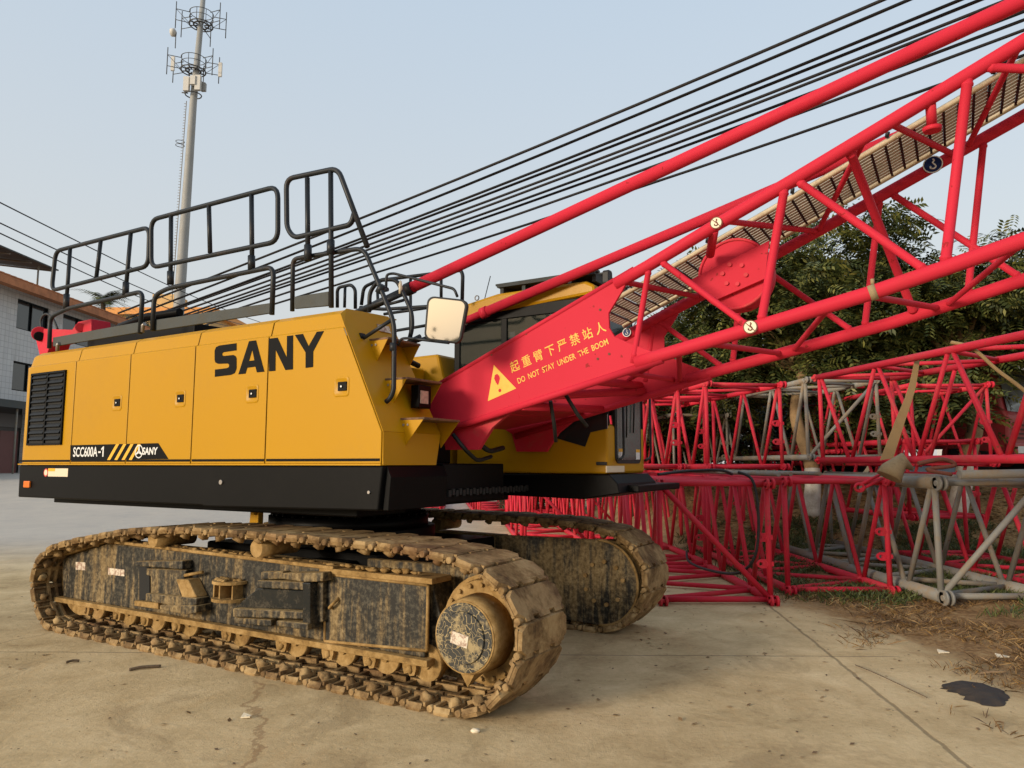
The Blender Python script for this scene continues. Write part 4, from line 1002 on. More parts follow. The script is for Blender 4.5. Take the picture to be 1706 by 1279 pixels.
sect(6.0,'grey',.072,.032, 4.80,8.45,.03,0, 'weathered grey boom section on the ground with a steep end diagonal', diag=2)
sect(6.0,'redold',.052,.030, 6.42,6.9,.05,0, 'red boom section on the ground along the right of the grey one', diag=False)
sect(2.9,'redold',.046,.028, 3.10,11.70,ZU,R(8.5), 'short red boom section on the upper layer, left of the strapped one', diag=0)
sect(6.0,'redold',.046,.028, 2.64,14.72,ZU,R(8.5), 'red boom section on the upper layer pinned behind the short upper one', diag=False)
sect(6.0,'redold',.046,.028, 1.55,12.2,ZU,R(8.5), 'red boom section on the upper layer, right beside the cab front pane', diag=False)
sect(6.0,'redold',.050,.029, 5.72,5.9,ZU+.10,R(8.5), 'red boom section on top of the grey one with tan straps round it', diag=False)
sect(6.0,'grey',.048,.028, 5.05,12.6,ZU+.16,R(3), 'grey boom section on the upper layer in front of the tree trunks', diag=2)
sect(6.0,'redold',.050,.029, 6.9,12.9,.62,R(4), 'red boom section on the bank behind the grey one', diag=False)
sect(9.0,'redold',.052,.030, -.95,21.2,.0,R(6), 'far red boom section seen under the cab, left edge of the row', detail=False)
sect(9.0,'redold',.052,.030, .52,20.2,.0,R(6), 'far red boom section seen under the cab, second from the left edge of the row', detail=False)
sect(6.0,'redold',.052,.030, .20,13.6,.0,R(4), 'red boom section on the ground just past the far track, left of the pinned pair', detail=False)
sect(9.0,'redold',.052,.030, 1.30,17.8,.0,R(5), 'far red boom section continuing the pinned pair towards the back', detail=False)
sect(9.0,'redold',.052,.030, -3.45,22.2,.0,R(4), 'lone far red boom section seen left of the bare strip of ground', detail=False)
sect(9.0,'redold',.046,.028, -.6,20.6,ZU,R(6), 'far red boom section on the upper layer behind the cab', detail=False)
sect(6.0,'redold',.046,.028, 1.9,18.5,ZU,R(8.5), 'far red boom section at the back of the upper layer right of the cab', detail=False)

sect(6.0,'redold',.046,.026, 6.75,12.4,ZU+.05,R(-2), 'red boom section on the upper layer between the strapped one and the lorry', diag=2)
sect(6.0,'grey',.046,.026, 3.55,16.2,ZU-.2,R(10), 'grey boom section at the back of the upper layer, in front of the dark shrubs', diag=0)
sect(6.0,'redold',.046,.028, 3.45,15.4,.02,R(2), 'red boom section on the ground pinned behind the middle red one', diag=0)
sect(6.0,'redold',.046,.028, 6.6,15.0,ZU+.3,R(5), 'red boom section high on the bank behind the grey upper ones', diag=0)
# loose gear on the stack
def curve_thing(name, pts, r, mat, label, cat, n=8, seg=8, group=None):
    b = MB(); b.tube(smooth_path(pts, n), r, seg); o = b.build(name, mat); tag(o, label, cat, group); return o
curve_thing('hydraulic_hose', [(2.66,8.75,1.50),(2.80,8.66,1.40),(2.84,8.62,1.0),(2.80,8.66,.55),(2.68,8.9,.32),(2.55,9.6,.24),(2.5,10.6,.22),(2.6,11.2,.3)], .017, M['rubber'], 'black hose hanging through the end of the short red section', 'hose')
curve_thing('cable', [(1.75,8.9,1.47),(2.1,9.2,1.50),(2.5,9.0,1.52),(2.75,9.3,1.47),(2.95,10.2,1.47)], .018, M['rubber'], 'black cable lying across the top of the short red section', 'cable')
for k,(x,y,l,yw,lab) in enumerate(((3.3,9.2,5.2,.02,'long grey rod lying on the ground-layer red sections, nearest the camera'),(3.6,9.6,6.0,-.03,'long grey rod under the upper layer, behind the nearest rod'),(4.1,9.9,5.5,.05,'long grey rod under the strapped red section'))):
    d = Vector((-math.sin(yw),math.cos(yw),0)); a = Vector((x,y,1.465)); b = MB(); b.tube([a,a+d*l],.028,8); tag(b.build('steel_rod',M['grey']),lab,'rod','rods on the stack')
b = MB(); a = Vector((5.0,8.2,1.47)); b.tube([(5.05,8.4,1.475),(6.7,8.5,1.50)],.05,12); tag(b.build('steel_pipe',M['grey']),'dark grey pipe lying across the end of the grey section','pipe')
def strap(pts, wdir, w, label, w1=None):
    b = MB(); wd = Vector(wdir).normalized()*w/2; P_ = [Vector(p) for p in smooth_path(pts,6)]
    nn = []
    vs = []
    for i,p in enumerate(P_):
        f_w = 1 if w1 is None else (w1/w + (1-w1/w)*i/(len(P_)-1)); wd = Vector(wdir).normalized()*w/2*f_w
        t = (P_[min(i+1,len(P_)-1)]-P_[max(i-1,0)]).normalized(); nrm = t.cross(wd).normalized()*.004
        vs += [p-wd-nrm,p+wd-nrm,p+wd+nrm,p-wd+nrm]
    fs = []
    for i in range(len(P_)-1):
        o=i*4; fs += [(o+k,o+(k+1)%4,o+4+(k+1)%4,o+4+k) for k in range(4)]
    fs += [(0,1,2,3)[::-1], tuple(len(vs)-4+k for k in range(4))]
    b.add(vs,fs); tag(b.build('lifting_strap',M['strap']),label,'strap','straps on the stack')
strap([W(1528,600,9.6),W(1518,650,9.5),W(1500,700,9.4),W(1477,765,9.3)],(1,.1,.15),.18,'wide tan strap slanting down the side of the upper red section',.07)
b = MB(); c = W(1497,770,8.6); b.tube([c+Vector((.16,.0,-.08)),c+Vector((.05,0,.02)),c+Vector((-.08,0,-.10)),c+Vector((-.12,0,-.17))],[.02,.09,.13,.14],14); tag(b.build('hide_cap',M['cone']),'brown cap of folded hide wedged under the wide strap','cap')
curve_thing('rope', [W(1585,570,8.8),W(1620,580,8.6),W(1660,615,8.4),W(1706,650,8.2),W(1760,700,8.0)], .022, M['strap'], 'tan rope running down over the upper red section at the right', 'rope')
curve_thing('wire_bundle', [W(1530,772,8.4),W(1570,765,8.4),W(1590,775,8.4),W(1545,782,8.35),W(1585,790,8.35)], .025, M['rust'], 'rusty coil of wire lying on the grey pipe', 'wire', seg=6)
b = MB(); c0 = W(1470,793,8.8); c1 = W(1432,812,8.7)
b.tube([c0+Vector((0,0,.03)),c1+Vector((0,0,.03))],.018,8); b.tube([c0-Vector((0,0,.03)),c1-Vector((0,0,.03))],.018,8)
b.tube([c1+Vector((.03*math.cos(a)*1.8,0,.045*math.sin(a)-.0)) for a in np.linspace(0,6.28,14,endpoint=False)],.016,8,True); tag(b.build('shackle',M['redold']),'red long link resting on the chord of the red section','shackle')

# ------------------------------------------------------------------ trees
def leafmat(name, c0, c1, c2):
    n = NT(name); r = n.geo.outputs['Random Per Island']; big = n.noise(1.1, 3, src='World')
    col = n.ramp(n.math('ADD', n.math('MULTIPLY', r, .7), n.math('MULTIPLY', big, .3)), [(.12,c0),(.5,c1),(.92,c2)])
    n.out(col, .5, spec=.35); n.b.inputs['Subsurface Weight'].default_value = 0
    return n.m
M['leaf'] = leafmat('dark green leaf', (.020,.033,.010),(.066,.082,.021),(.21,.20,.05))
M['leafback'] = leafmat('deep green leaf', (.014,.025,.008),(.036,.050,.014),(.09,.095,.026))
M['bark'] = paint('grey brown bark', (.13,.09,.055), .9, (.05,.035,.02), .6, 6, .45, .7)
M['tanbark'] = paint('tan bark', (.33,.21,.10), .9, (.12,.08,.04), .6, 6, .45, .7)
M['limewash'] = paint('limewashed bark', (.62,.58,.50), .9, (.3,.22,.13), .6, 5, .5, .75)
def crown(center, rad, ncl, nlf, seed, lsize=.14, drop=.25):
    g = np.random.default_rng(seed); V = []; F = []; cl = []
    while len(cl) < ncl:
        p = g.normal(size=3); p /= np.linalg.norm(p); q = g.random()**.35
        p = p*q*np.array(rad)*(1+.12*g.normal()); 
        if p[2] < -rad[2]*.85: continue
        cl.append(p)
    base = 0; Vs = []; 
    for p in cl:
        cr = g.uniform(.45,.85)
        m = int(nlf*g.uniform(.6,1.3))
        off = g.normal(size=(m,3))*np.array([cr,cr,cr*.55])*.6
        for o in off:
            s = np.array(center)+p+o
            out = p/np.array(rad)*.7+o*.8; az = math.atan2(out[1],out[0])+g.normal()*.7; el = g.normal()*.35-drop
            d = np.array([math.cos(az)*math.cos(el),math.sin(az)*math.cos(el),math.sin(el)])
            side = np.cross(d,[0,0,1]); side /= np.linalg.norm(side)+1e-9; up = np.cross(side,d)
            tw = g.normal()*.5; side2 = side*math.cos(tw)+up*math.sin(tw); up2 = np.cross(side2,d)
            k = g.integers(4,7); ln = lsize*g.uniform(.7,1.25)
            for i in range(k):
                for sg in (-1,1):
                    b0 = s+d*(.055*i)*(ln/.11)-up2*.006*i*i
                    ld = (side2*sg*.8+d*.55); ld /= np.linalg.norm(ld); wv = np.cross(ld,up2); wv *= ln*.19
                    tip = b0+ld*ln-up2*ln*.15; mid = b0+ld*ln*.45
                    Vs += [b0,mid+wv,tip,mid-wv]
    Vs = np.array(Vs); nq = len(Vs)//4
    return Vs, nq
def tree(name, x, y, base_z, crowns, trunk, lime, label, mat='leaf', seed=1, barkm='bark', group='trees behind the stacked sections', nlf=105):
    t = empty(name,(x,y,base_z)); tag(t,label,'tree',group)
    allv = []
    for (cx,cy,cz),rad,ncl in crowns:
        v, nq = crown((cx-x,cy-y,cz-base_z),rad,ncl,nlf,seed+len(allv)); allv.append(v)
    v = np.concatenate(allv); nq = len(v)//4
    me = bpy.data.meshes.new('crown'); me.vertices.add(len(v)); me.vertices.foreach_set('co',v.astype(np.float32).ravel())
    me.loops.add(len(v)); me.loops.foreach_set('vertex_index',np.arange(len(v),dtype=np.int32))
    me.polygons.add(nq); me.polygons.foreach_set('loop_start',np.arange(0,len(v),4,dtype=np.int32)); me.polygons.foreach_set('loop_total',np.full(nq,4,dtype=np.int32))
    me.materials.append(M[mat]); me.update(calc_edges=True); me.validate()
    o = bpy.data.objects.new('crown',me); COL.objects.link(o); o.parent = t
    b = MB(); rn = random.Random(seed)
    tp = [Vector(p)-Vector((x,y,base_z)) for p in trunk[0]]; b.tube(smooth_path(tp,5),list(np.linspace(trunk[1],trunk[2],len(smooth_path(tp,5)))),12)
    top = tp[-1]
    for (cx,cy,cz),rad,ncl in crowns:
        for k in range(5):
            e = Vector((cx-x+rn.uniform(-.7,.7)*rad[0],cy-y+rn.uniform(-.6,.6)*rad[1],cz-base_z+rn.uniform(-.4,.6)*rad[2])); m = top.lerp(e,.5)+Vector((0,0,.3))
            sp = smooth_path([top,m,e],6); b.tube(sp,list(np.linspace(trunk[2]*.7,.02,len(sp))),7)
    tr = b.build('trunk',M[barkm],t)
    if lime:
        b = MB(); sp = smooth_path(tp,5); cut=[p for p in sp if p.z < lime]; rr=list(np.linspace(trunk[1],trunk[2],len(sp)))[:len(cut)]
        b.tube(cut,[r_*1.04 for r_ in rr],12); b.build('limewash',M['limewash'],tr)
    return t
gz = gh
tree('broadleaf_tree',6.1,15.3,gz(6.1,15.3),[((5.6,16.4,4.9),(2.0,1.7,1.9),34),((7.6,16.6,5.6),(1.9,1.7,1.7),30),((4.3,17.2,3.7),(1.3,1.2,1.3),16),((6.6,16.6,3.2),(1.6,1.0,1.0),14)],([(6.1,15.3,gz(6.1,15.3)-.1),(6.2,15.35,1.5),(6.0,15.6,2.6),(6.3,15.9,3.6)],.17,.10),1.1,'leafy green tree with a limewashed trunk, left of the pair by the stack',seed=11,barkm='tanbark')
tree('broadleaf_tree',9.15,15.4,gz(9.15,15.4),[((9.3,16.6,4.9),(2.0,1.7,1.7),34),((11.2,16.9,5.3),(1.9,1.6,1.5),28),((8.2,15.2,2.9),(1.1,.8,.9),14),((9.0,16.8,3.3),(1.6,.9,.9),14)],([(9.15,15.4,gz(9.15,15.4)-.1),(9.45,15.4,1.7),(9.75,15.5,2.6),(9.7,15.9,3.6)],.19,.12),1.2,'leafy green tree with a tan leaning trunk limewashed at the foot, beside the red truck',seed=29,barkm='tanbark')
tree('broadleaf_tree',14.0,17.5,1.25,[((14.0,17.5,5.0),(2.2,2.0,1.8),34)],([(14,17.5,1.1),(14.1,17.5,3.6)],.18,.12),0,'leafy green tree at the right end of the row',seed=41)
tree('background_tree',4.6,24,1.2,[((4.2,24,4.1),(2.8,2.0,2.1),34),((7.2,25,5.0),(2.6,2,2.4),28)],([(4.6,24,1.1),(4.6,24,3.4)],.2,.12),0,'dark bushy tree behind the left tree of the row',mat='leafback',seed=53,nlf=70)
tree('background_tree',10.5,25,1.25,[((10.5,25,4.6),(2.8,2,2.6),34),((13.6,25,4.6),(2.6,2,2.3),28)],([(10.5,25,1.1),(10.5,25,3.4)],.2,.12),0,'dark bushy tree behind the red truck',mat='leafback',seed=67,nlf=70)

tree('broadleaf_tree',3.1,19.5,gz(3.1,19.5),[((3.0,19.5,3.4),(1.6,1.4,1.4),24),((4.6,19.8,3.0),(1.5,1.2,1.3),18)],([(3.1,19.5,gz(3.1,19.5)-.1),(3.1,19.5,2.2)],.12,.08),0,'low bushy tree behind the upper sections, nearest the boom foot',seed=83)
def shrub(x,y,r,h,label,seed):
    t = tree('shrub',x,y,gz(x,y),[((x,y,gz(x,y)+h*.5),(r,r*.7,h*.55),int(16*r))],([(x,y,gz(x,y)-.1),(x,y,gz(x,y)+h*.4)],.05,.03),0,label,mat='leafback',seed=seed,group='shrubs on the bank',nlf=70); t['category']='shrub'
for x,y,r,h,lab,sd_ in ((1.6,26,2.0,2.4,'shrub at the left end of the dark row behind the stack',91),(4.6,22,1.7,2.3,'shrub behind the low bushy tree',92),(7.4,20.5,1.6,2.2,'shrub left of the lorry boards',93),(-1.5,38,2.5,3.0,'far shrub behind the farthest sections',95)): shrub(x,y,r,h,lab,sd_)

# ------------------------------------------------------------------ red truck behind the trees
truck = tag(empty('truck',(11.6,18.3,1.25),R(-54)),'dark red lorry parked behind the trees with a round badge on its front','truck')
M['truckred'] = paint('dull red lorry paint', (.36,.028,.032), .45, (.12,.06,.04), .5, 3, .5, .8)
M['truckdark'] = paint('dark maroon side boards', (.075,.016,.016), .7, (.05,.03,.02), .5, 3)
def tp(mb,name,mat,bv=0,parent=None): return mb.build(name,mat,truck if parent is None else parent,bv)
# front faces local +X, its right side local -Y
b = MB(); b.xz([(-.9,.75),(1.0,.55),(1.05,1.45),(.95,1.6),(.78,2.55),(.6,2.72),(-.85,2.72)],-1.15,1.15); tp(b,'cab',M['truckred'],.06)
b = MB(); b.add([(1.0,-1.02,1.55),(1.0,1.02,1.55),(.83,.98,2.5),(.83,-.98,2.5)],[(0,1,2,3)]); o=tp(b,'windscreen',M['truckglass'])
b = MB(); b.add([(.87,-1.04,2.42),(.87,1.04,2.42),(.80,1.0,2.62),(.80,-1.0,2.62)],[(0,1,2,3)]); b.span((.88,-1.1,2.5),(1.06,1.1,2.56)); tp(b,'sun_visor',M['black'])
b = MB(); b.span((.0,-1.165,1.6),(.7,-1.15,2.4)); tp(b,'side_window',M['truckglass'])
b = MB(); b.span((.95,-1.18,.42),(1.16,1.18,.82)); tp(b,'bumper',M['truckred'],.03)
for y in (-.85,.85):
    b = MB(); b.span((1.15,y-.2,.58),(1.175,y+.2,.74)); tp(b,'headlight',M['white'],.01)
b = MB()
for k in range(4): b.span((1.045,-.9,.92+k*.1),(1.07,.9,.96+k*.1))
tp(b,'grille',M['truckdark'])
b = MB(); rr_=.17; c=Vector((1.085,0,1.22))
b.tube([(1.085,rr_*math.cos(a),1.22+rr_*math.sin(a)) for a in np.linspace(0,2*math.pi,24,endpoint=False)],.016,6,True)
for (y0,z0,y1,z1) in ((-.1,.09,.1,.09),(0,.09,0,-.09),(-.12,-.09,.12,-.09),(0,0,.09,0),(-.07,.02,-.07,-.09)): b.tube([(1.085,y0,1.22+z0),(1.085,y1,1.22+z1)],.012,6)
tp(b,'badge',M['steel'])
for x in (.2,-2.9,-4.0):
    for y in (-1.0,1.0):
        b = MB(); b.tube([(x,y-.14,.5),(x,y-.12,.5),(x,y+.12,.5),(x,y+.14,.5)],[.44,.5,.5,.44],24); o=tp(b,'wheel',M['rubber']); b=MB(); b.cyl((x,y-.15,.5),(x,y-.1,.5),.24,16); b.build('rim',M['truckred'],o)
b = MB()
arc=[(.2+.62*math.cos(a),.5+.62*math.sin(a)) for a in np.linspace(0,math.pi,14)]; arc2=[(.2+.55*math.cos(a),.5+.55*math.sin(a)) for a in np.linspace(0,math.pi,14)]
b.xz(arc+arc2[::-1],-1.2,-.9); tp(b,'fender',M['truckred'])
b = MB(); b.span((-5.6,-1.15,1.05),(-1.05,1.15,2.35)); tp(b,'cargo_body',M['truckdark'],.01)
b = MB()
for k in range(9): b.span((-5.55+k*.55,-1.19,1.05),(-5.48+k*.55,-1.15,2.35))
tp(b,'side_post',M['truckdark']) if False else tp(b,'side_boards',M['truckdark'])
b = MB(); b.span((-5.6,-.45,.72),(.6,.45,1.02)); tp(b,'chassis',M['black'])
def plain_box(name, label, cat, loc, dims, rz, mat):
    b = MB(); b.box((0,0,dims[2]/2),dims); o = b.build(name,mat); o.location=loc; o.rotation_euler=(0,0,rz); tag(o,label,cat); return o
b = MB(); pts=[(x, .25*math.sin(x*3)+.1, 0) for x in np.linspace(0,2.2,12)]
b.add([(x,0,0) for x,_,_ in pts]+[(x,.1+.05*math.sin(x*5),.30+.06*math.sin(x*7)) for x,_,_ in pts]+[(x,.8,.05) for x,_,_ in pts],[(k,k+1,13+k,12+k) for k in range(11)]+[(12+k,13+k,25+k,24+k) for k in range(11)],True)
o=b.build('tarpaulin',M['bluesheet']); o.location=(8.6,17.4,1.26); tag(o,'pale blue sheet lying on the ground under the truck','sheet')

# ------------------------------------------------------------------ ground cover
def blades(name, n, area, hrange, mat, label, dens, seed, lean=.5, wd=.008, cat='grass'):
    g = np.random.default_rng(seed); V=[]; 
    cnt=0
    while cnt < n:
        x = g.uniform(area[0],area[1]); y = g.uniform(area[2],area[3])
        if g.random() > dens(x,y): continue
        z = gh(x,y); cnt += 1
        for k in range(4):
            a = g.uniform(0,6.28); h = g.uniform(*hrange); l = g.normal()*lean*h; w_ = wd*g.uniform(.6,1.5)
            px,py = x+g.normal()*.03,y+g.normal()*.03; ca,sa = math.cos(a),math.sin(a); lx,ly_ = math.cos(a+1.3)*l,math.sin(a+1.3)*l
            V += [(px-ca*w_,py-sa*w_,z-.01),(px+ca*w_,py+sa*w_,z-.01),(px+lx*.5+ca*w_*.8,py+ly_*.5+sa*w_*.8,z+h*.6),(px+lx,py+ly_,z+h)]
    V = np.array(V,dtype=np.float32); me = bpy.data.meshes.new(name); nq=len(V)//4
    me.vertices.add(len(V)); me.vertices.foreach_set('co',V.ravel()); me.loops.add(len(V)); me.loops.foreach_set('vertex_index',np.arange(len(V),dtype=np.int32))
    me.polygons.add(nq); me.polygons.foreach_set('loop_start',np.arange(0,len(V),4,dtype=np.int32)); me.polygons.foreach_set('loop_total',np.full(nq,4,dtype=np.int32))
    me.materials.append(mat); me.update(calc_edges=True)
    o = bpy.data.objects.new(name,me); COL.objects.link(o); tag(o,label,cat,kind='stuff'); return o
def vnoise(x,y): return .5+.25*math.sin(x*2.3+1.7*math.sin(y*1.9))+.25*math.sin(y*2.9+1.3*math.sin(x*2.1+.5))
M['grass'] = leafmat('weed green', (.022,.036,.009),(.062,.085,.020),(.17,.17,.055))
M['straw'] = leafmat('dry straw', (.05,.028,.012),(.17,.095,.036),(.34,.22,.09))
M['litter'] = leafmat('dead leaf', (.09,.05,.022),(.24,.145,.06),(.42,.31,.17))
blades('weeds', 12000, (3.0,9.5,6.6,15.0), (.025,.13), M['grass'], 'low green weeds growing among the stacked sections', lambda x,y: (vnoise(x,y)>.33)*(sm(2.9,3.9,x)*sm(8.0,9.3,y+.62*(x-4.2))) , 3, wd=.0045, lean=.9, cat='weeds')
blades('dry_grass', 3600, (2.7,8.5,4.6,10.5), (.012,.06), M['straw'], 'dry straw scattered along the edge of the concrete', lambda x,y: (vnoise(x*1.4,y*1.3)>.45)*sm(2.9,3.8,x+.2*math.sin(y*3)), 4, lean=2.4, wd=.0028, cat='straw')
def litter(name, n, area, size, mat, label, dens, seed, cat, flatn=.5, zoff=.008):
    g = np.random.default_rng(seed); V=[]; cnt=0
    while cnt < n:
        x=g.uniform(area[0],area[1]); y=g.uniform(area[2],area[3])
        if g.random()>dens(x,y): continue
        cnt+=1; z=gh(x,y)+zoff*g.uniform(.6,2); s=size*g.uniform(.4,1.4); a=g.uniform(0,6.28)
        e1=np.array([math.cos(a),math.sin(a),g.normal()*.3*flatn])*s; e2=np.array([-math.sin(a),math.cos(a),g.normal()*.3*flatn])*s*.45
        p=np.array([x,y,z]); V += [p-e1,p+e2+[0,0,s*.15],p+e1,p-e2]
    V=np.array(V,dtype=np.float32); me=bpy.data.meshes.new(name); nq=len(V)//4
    me.vertices.add(len(V)); me.vertices.foreach_set('co',V.ravel()); me.loops.add(len(V)); me.loops.foreach_set('vertex_index',np.arange(len(V),dtype=np.int32))
    me.polygons.add(nq); me.polygons.foreach_set('loop_start',np.arange(0,len(V),4,dtype=np.int32)); me.polygons.foreach_set('loop_total',np.full(nq,4,dtype=np.int32))
    me.materials.append(mat); me.update(calc_edges=True); o=bpy.data.objects.new(name,me); COL.objects.link(o); tag(o,label,cat,kind='stuff'); return o
litter('leaf_litter', 9000, (3.2,14,9.5,18.5), .06, M['litter'], 'dead leaves covering the bank under the trees', lambda x,y: sm(3.0,5,x)*(.25+.75*sm(11,14,y)), 5, 'leaves')
litter('leaf_scatter', 500, (-6,5,3.2,10), .022, M['litter'], 'small dead leaves and chips blown over the concrete', lambda x,y: .25+.75*sm(1.5,3,x), 6, 'debris', .3, .004)
litter('grit', 2600, (-7,5,2.8,10), .008, M['grit'], 'fine grit lying on the concrete', lambda x,y: .3+.5*vnoise(x*1.7,y*1.3), 12, 'grit', .5, .003)
litter('dark_crumbs', 420, (-6,5,3.0,10), .014, M['bark'], 'dark crumbs of soil scattered over the concrete', lambda x,y: .4, 8, 'debris', .3, .004)
# single things lying about
def stone(x,y,r,label,mat,seed,sq=(1,.8,.5)):
    b=MB(); b.lump((0,0,r*.3),r,seed,sq,9,6,.3); o=b.build('stone',mat); o.location=(x,y,gh(x,y)); tag(o,label,'stone','stones on the ground')
stone(-.22,4.62,.028,'pale flat stone on the concrete near the crawler track toe',M['cream'],3)
def G(u,v): 
    r=ray(u,v); t=(0-CAMH)/r.z; p=CAM+t*r; return p.x,p.y
b=MB(); x,y=G(1628,1155); g=np.random.default_rng(9)
ring=[(x+(.24+.05*math.sin(3*a+1)+.03*g.normal())*math.cos(a)*.75,y+(.24+.04*math.sin(2*a))*math.sin(a)*1.15) for a in np.linspace(0,2*math.pi,40,endpoint=False)]
inner=[(x+(px-x)*.75,y+(py-y)*.75) for px,py in ring]
vs=[(a,c,.002) for a,c in ring]+[(a,c,.022+.008*g.random()) for a,c in inner]; n=40
b.add(vs,[(i,(i+1)%n,n+(i+1)%n,n+i) for i in range(n)]+[tuple(range(n,2*n))],True)
tag(b.build('tar_patch',M['tar']),'dark patch of tar on the dirt edge at the right','tar patch')
for (u,v,u2,v2,lab,r) in ((215,1118,268,1112,'brown stick on the concrete in front of the crawler track',.012),(110,1106,132,1103,'short dark twig left of the longer stick',.010),(1425,1110,1545,1165,'thin twig lying along the edge of the dirt',.004)):
    a=Vector((*G(u,v),.012)); c=Vector((*G(u2,v2),.012)); b=MB(); b.tube(smooth_path([a,a.lerp(c,.4)+Vector((.0,.01,.006)),c],5),r,6); tag(b.build('stick',M['bark']),lab,'stick')
for (u,v,s,lab) in ((1570,1088,.045,'white paper scrap on the dirt, left of two'),(1668,1095,.05,'white paper scrap on the dirt, right of two'),(410,1196,.03,'pale chip of rubble on the concrete under the track middle')):
    x,y=G(u,v); b=MB(); b.add([(x-s,y-s*.5,.01),(x+s,y-s*.6,.016),(x+s*.9,y+s*.6,.012),(x-s*.7,y+s*.5,.03),(x-s,y-s*.5,.004),(x+s,y-s*.6,.008),(x+s*.9,y+s*.6,.004),(x-s*.7,y+s*.5,.02)],[(0,1,2,3),(7,6,5,4),(0,4,5,1),(1,5,6,2),(2,6,7,3),(3,7,4,0)]); tag(b.build('scrap',M['cream']),lab,'scrap')

# ------------------------------------------------------------------ mast with antennas
YT = 55.0
tower = tag(empty('antenna_tower', W(299,500,YT)*1), 'tall tapering steel antenna tower with two ring platforms', 'antenna tower'); T0 = Vector(tower.location)
def tw(mb,name,mat,parent=None): return mb.build(name,mat,tower if parent is None else parent)
def TW(u,v,dy=0): return W(u,v,YT+dy)-T0
axis_top = TW(341,-30); axis_bot = TW(299,500); dT = (axis_top-axis_bot).normalized(); foot = axis_bot - dT*14
b=MB(); b.tube([foot,axis_bot,TW(322,170),axis_top],[.50,.40,.27,.17],20); tw(b,'pole',M['towersteel'])
b=MB(); b.tube([axis_bot+Vector((-.42,-.3,0)),TW(319,170)+Vector((-.30,-.2,0))],.03,5)
for k in range(70):
    p=(axis_bot+Vector((-.42,-.3,0))).lerp(TW(319,170)+Vector((-.30,-.2,0)),k/70); b.box(p+Vector((-.08,0,0)),(.16,.03,.03))
tw(b,'ladder',M['grey'])
for (u,v,r) in ((335,42,.88),(322,118,.92)):
    c=TW(u,v); b=MB()
    for h,rr_ in ((0,.05),(.55,.025),(1.0,.03)): b.tube([c+Vector((r*math.cos(a),r*math.sin(a),h)) for a in np.linspace(0,2*math.pi,20,endpoint=False)],rr_,6,True)
    for a in np.linspace(0,2*math.pi,8,endpoint=False):
        d=Vector((math.cos(a),math.sin(a),0)); b.tube([c+d*.25,c+d*r],.05,5); b.tube([c+d*r,c+d*r+Vector((0,0,1))],.025,5)
    b.tube([c+Vector((.55*math.cos(a),.55*math.sin(a),.0)) for a in np.linspace(0,2*math.pi,16,endpoint=False)],.07,4,True)
    pf=tw(b,'platform',M['towerdark'])
    for a in (R(165),R(205),R(-20),R(20),R(90)):
        d=Vector((math.cos(a),math.sin(a),0)); e=Vector((-d.y,d.x,0)); p=c+d*(r+.95); b=MB(); b.tube([p+Vector((0,0,-.7)),p+Vector((0,0,1.5))],.035,6)
        b.tube([c+d*r,p],.03,5); b.tube([c+d*r+Vector((0,0,.9)),p+Vector((0,0,.9))],.03,5); b.tube([c+d*r+Vector((0,0,.0)),p+Vector((0,0,.9))],.02,5)
        b.build('antenna_bracket',M['towerdark'],pf)
    if v > 100:
        for (du,dv) in ((-34,-17),(45,-7)):
            q=TW(u+du,v+dv+5); b=MB(); b.box(q,(.26,.14,1.15)); b.build('panel_antenna',M['antenna'],pf)
for (u,v,w_,h_,dy) in ((311,140,.42,1.15,-.4),(322,134,.40,.7,-.5),(330,138,.42,1.2,-.4),(339,145,.36,.65,.1)):
    b=MB(); b.box(TW(u,v,dy),(w_,.3,h_)); tw(b,'equipment_box',M['antenna'] if u<335 else M['towersteel'])
b=MB(); c=TW(322,158); b.tube([c+Vector((.6*math.cos(a),.6*math.sin(a),0)) for a in np.linspace(0,2*math.pi,16,endpoint=False)],.05,5,True); b.tube([c+Vector((-.8,-.2,.1)),c+Vector((-.3,-.3,0))],.05,5); tw(b,'equipment_ring',M['towerdark'])
c=TW(289,54); b=MB(); b.tube([c+Vector((-.18,0,.0)),c+Vector((.1,0,0)),c+Vector((.2,0,0))],[.30,.32,.15],14); o=tw(b,'dish',M['antenna']); b=MB(); b.tube([c+Vector((.2,0,0)),c+Vector((.2,0,-1.2)),TW(292,80)],.035,6); b.build('dish_post',M['towerdark'],o)
c=TW(302,242); b=MB()
for h in (0,.3): b.tube([c+Vector((.32*math.cos(a)-.1,.32*math.sin(a),h)) for a in np.linspace(0,2*math.pi,12,endpoint=False)],.025,5,True)
tw(b,'rest_ring',M['towerdark'])

# ------------------------------------------------------------------ buildings on the left
BX = -26.3
house = tag(empty('tiled_house',(BX,36,1.0)),'white tiled house with an orange roof edge and dark windows','house'); H0=Vector(house.location)
def hp(mb,name,mat,parent=None,bv=0): return mb.build(name,mat,house if parent is None else parent,bv)
def tilemat():
    n=NT('white wall tile'); br=n.t.nodes.new('ShaderNodeTexBrick'); br.inputs['Scale'].default_value=1.0; br.offset=0
    br.inputs['Brick Width'].default_value=.30; br.inputs['Row Height'].default_value=.30; br.inputs['Mortar Size'].default_value=.012
    br.inputs['Color1'].default_value=(.54,.54,.53,1); br.inputs['Color2'].default_value=(.49,.49,.49,1); br.inputs['Mortar'].default_value=(.32,.32,.32,1)
    p=n.sep(n.tc.outputs['Object']); cb=n.t.nodes.new('ShaderNodeCombineXYZ'); n.link(p[1],cb.inputs[0]); n.link(p[2],cb.inputs[1]); n.link(cb.outputs[0],br.inputs['Vector'])
    st=n.band(n.noise(1.2,6,.7,(1,1,.2)),.5,.75); col=n.mix(n.math('MULTIPLY',st,.35),br.outputs['Color'],(.25,.23,.20))
    return n.out(col,.5)
M['tile']=tilemat()
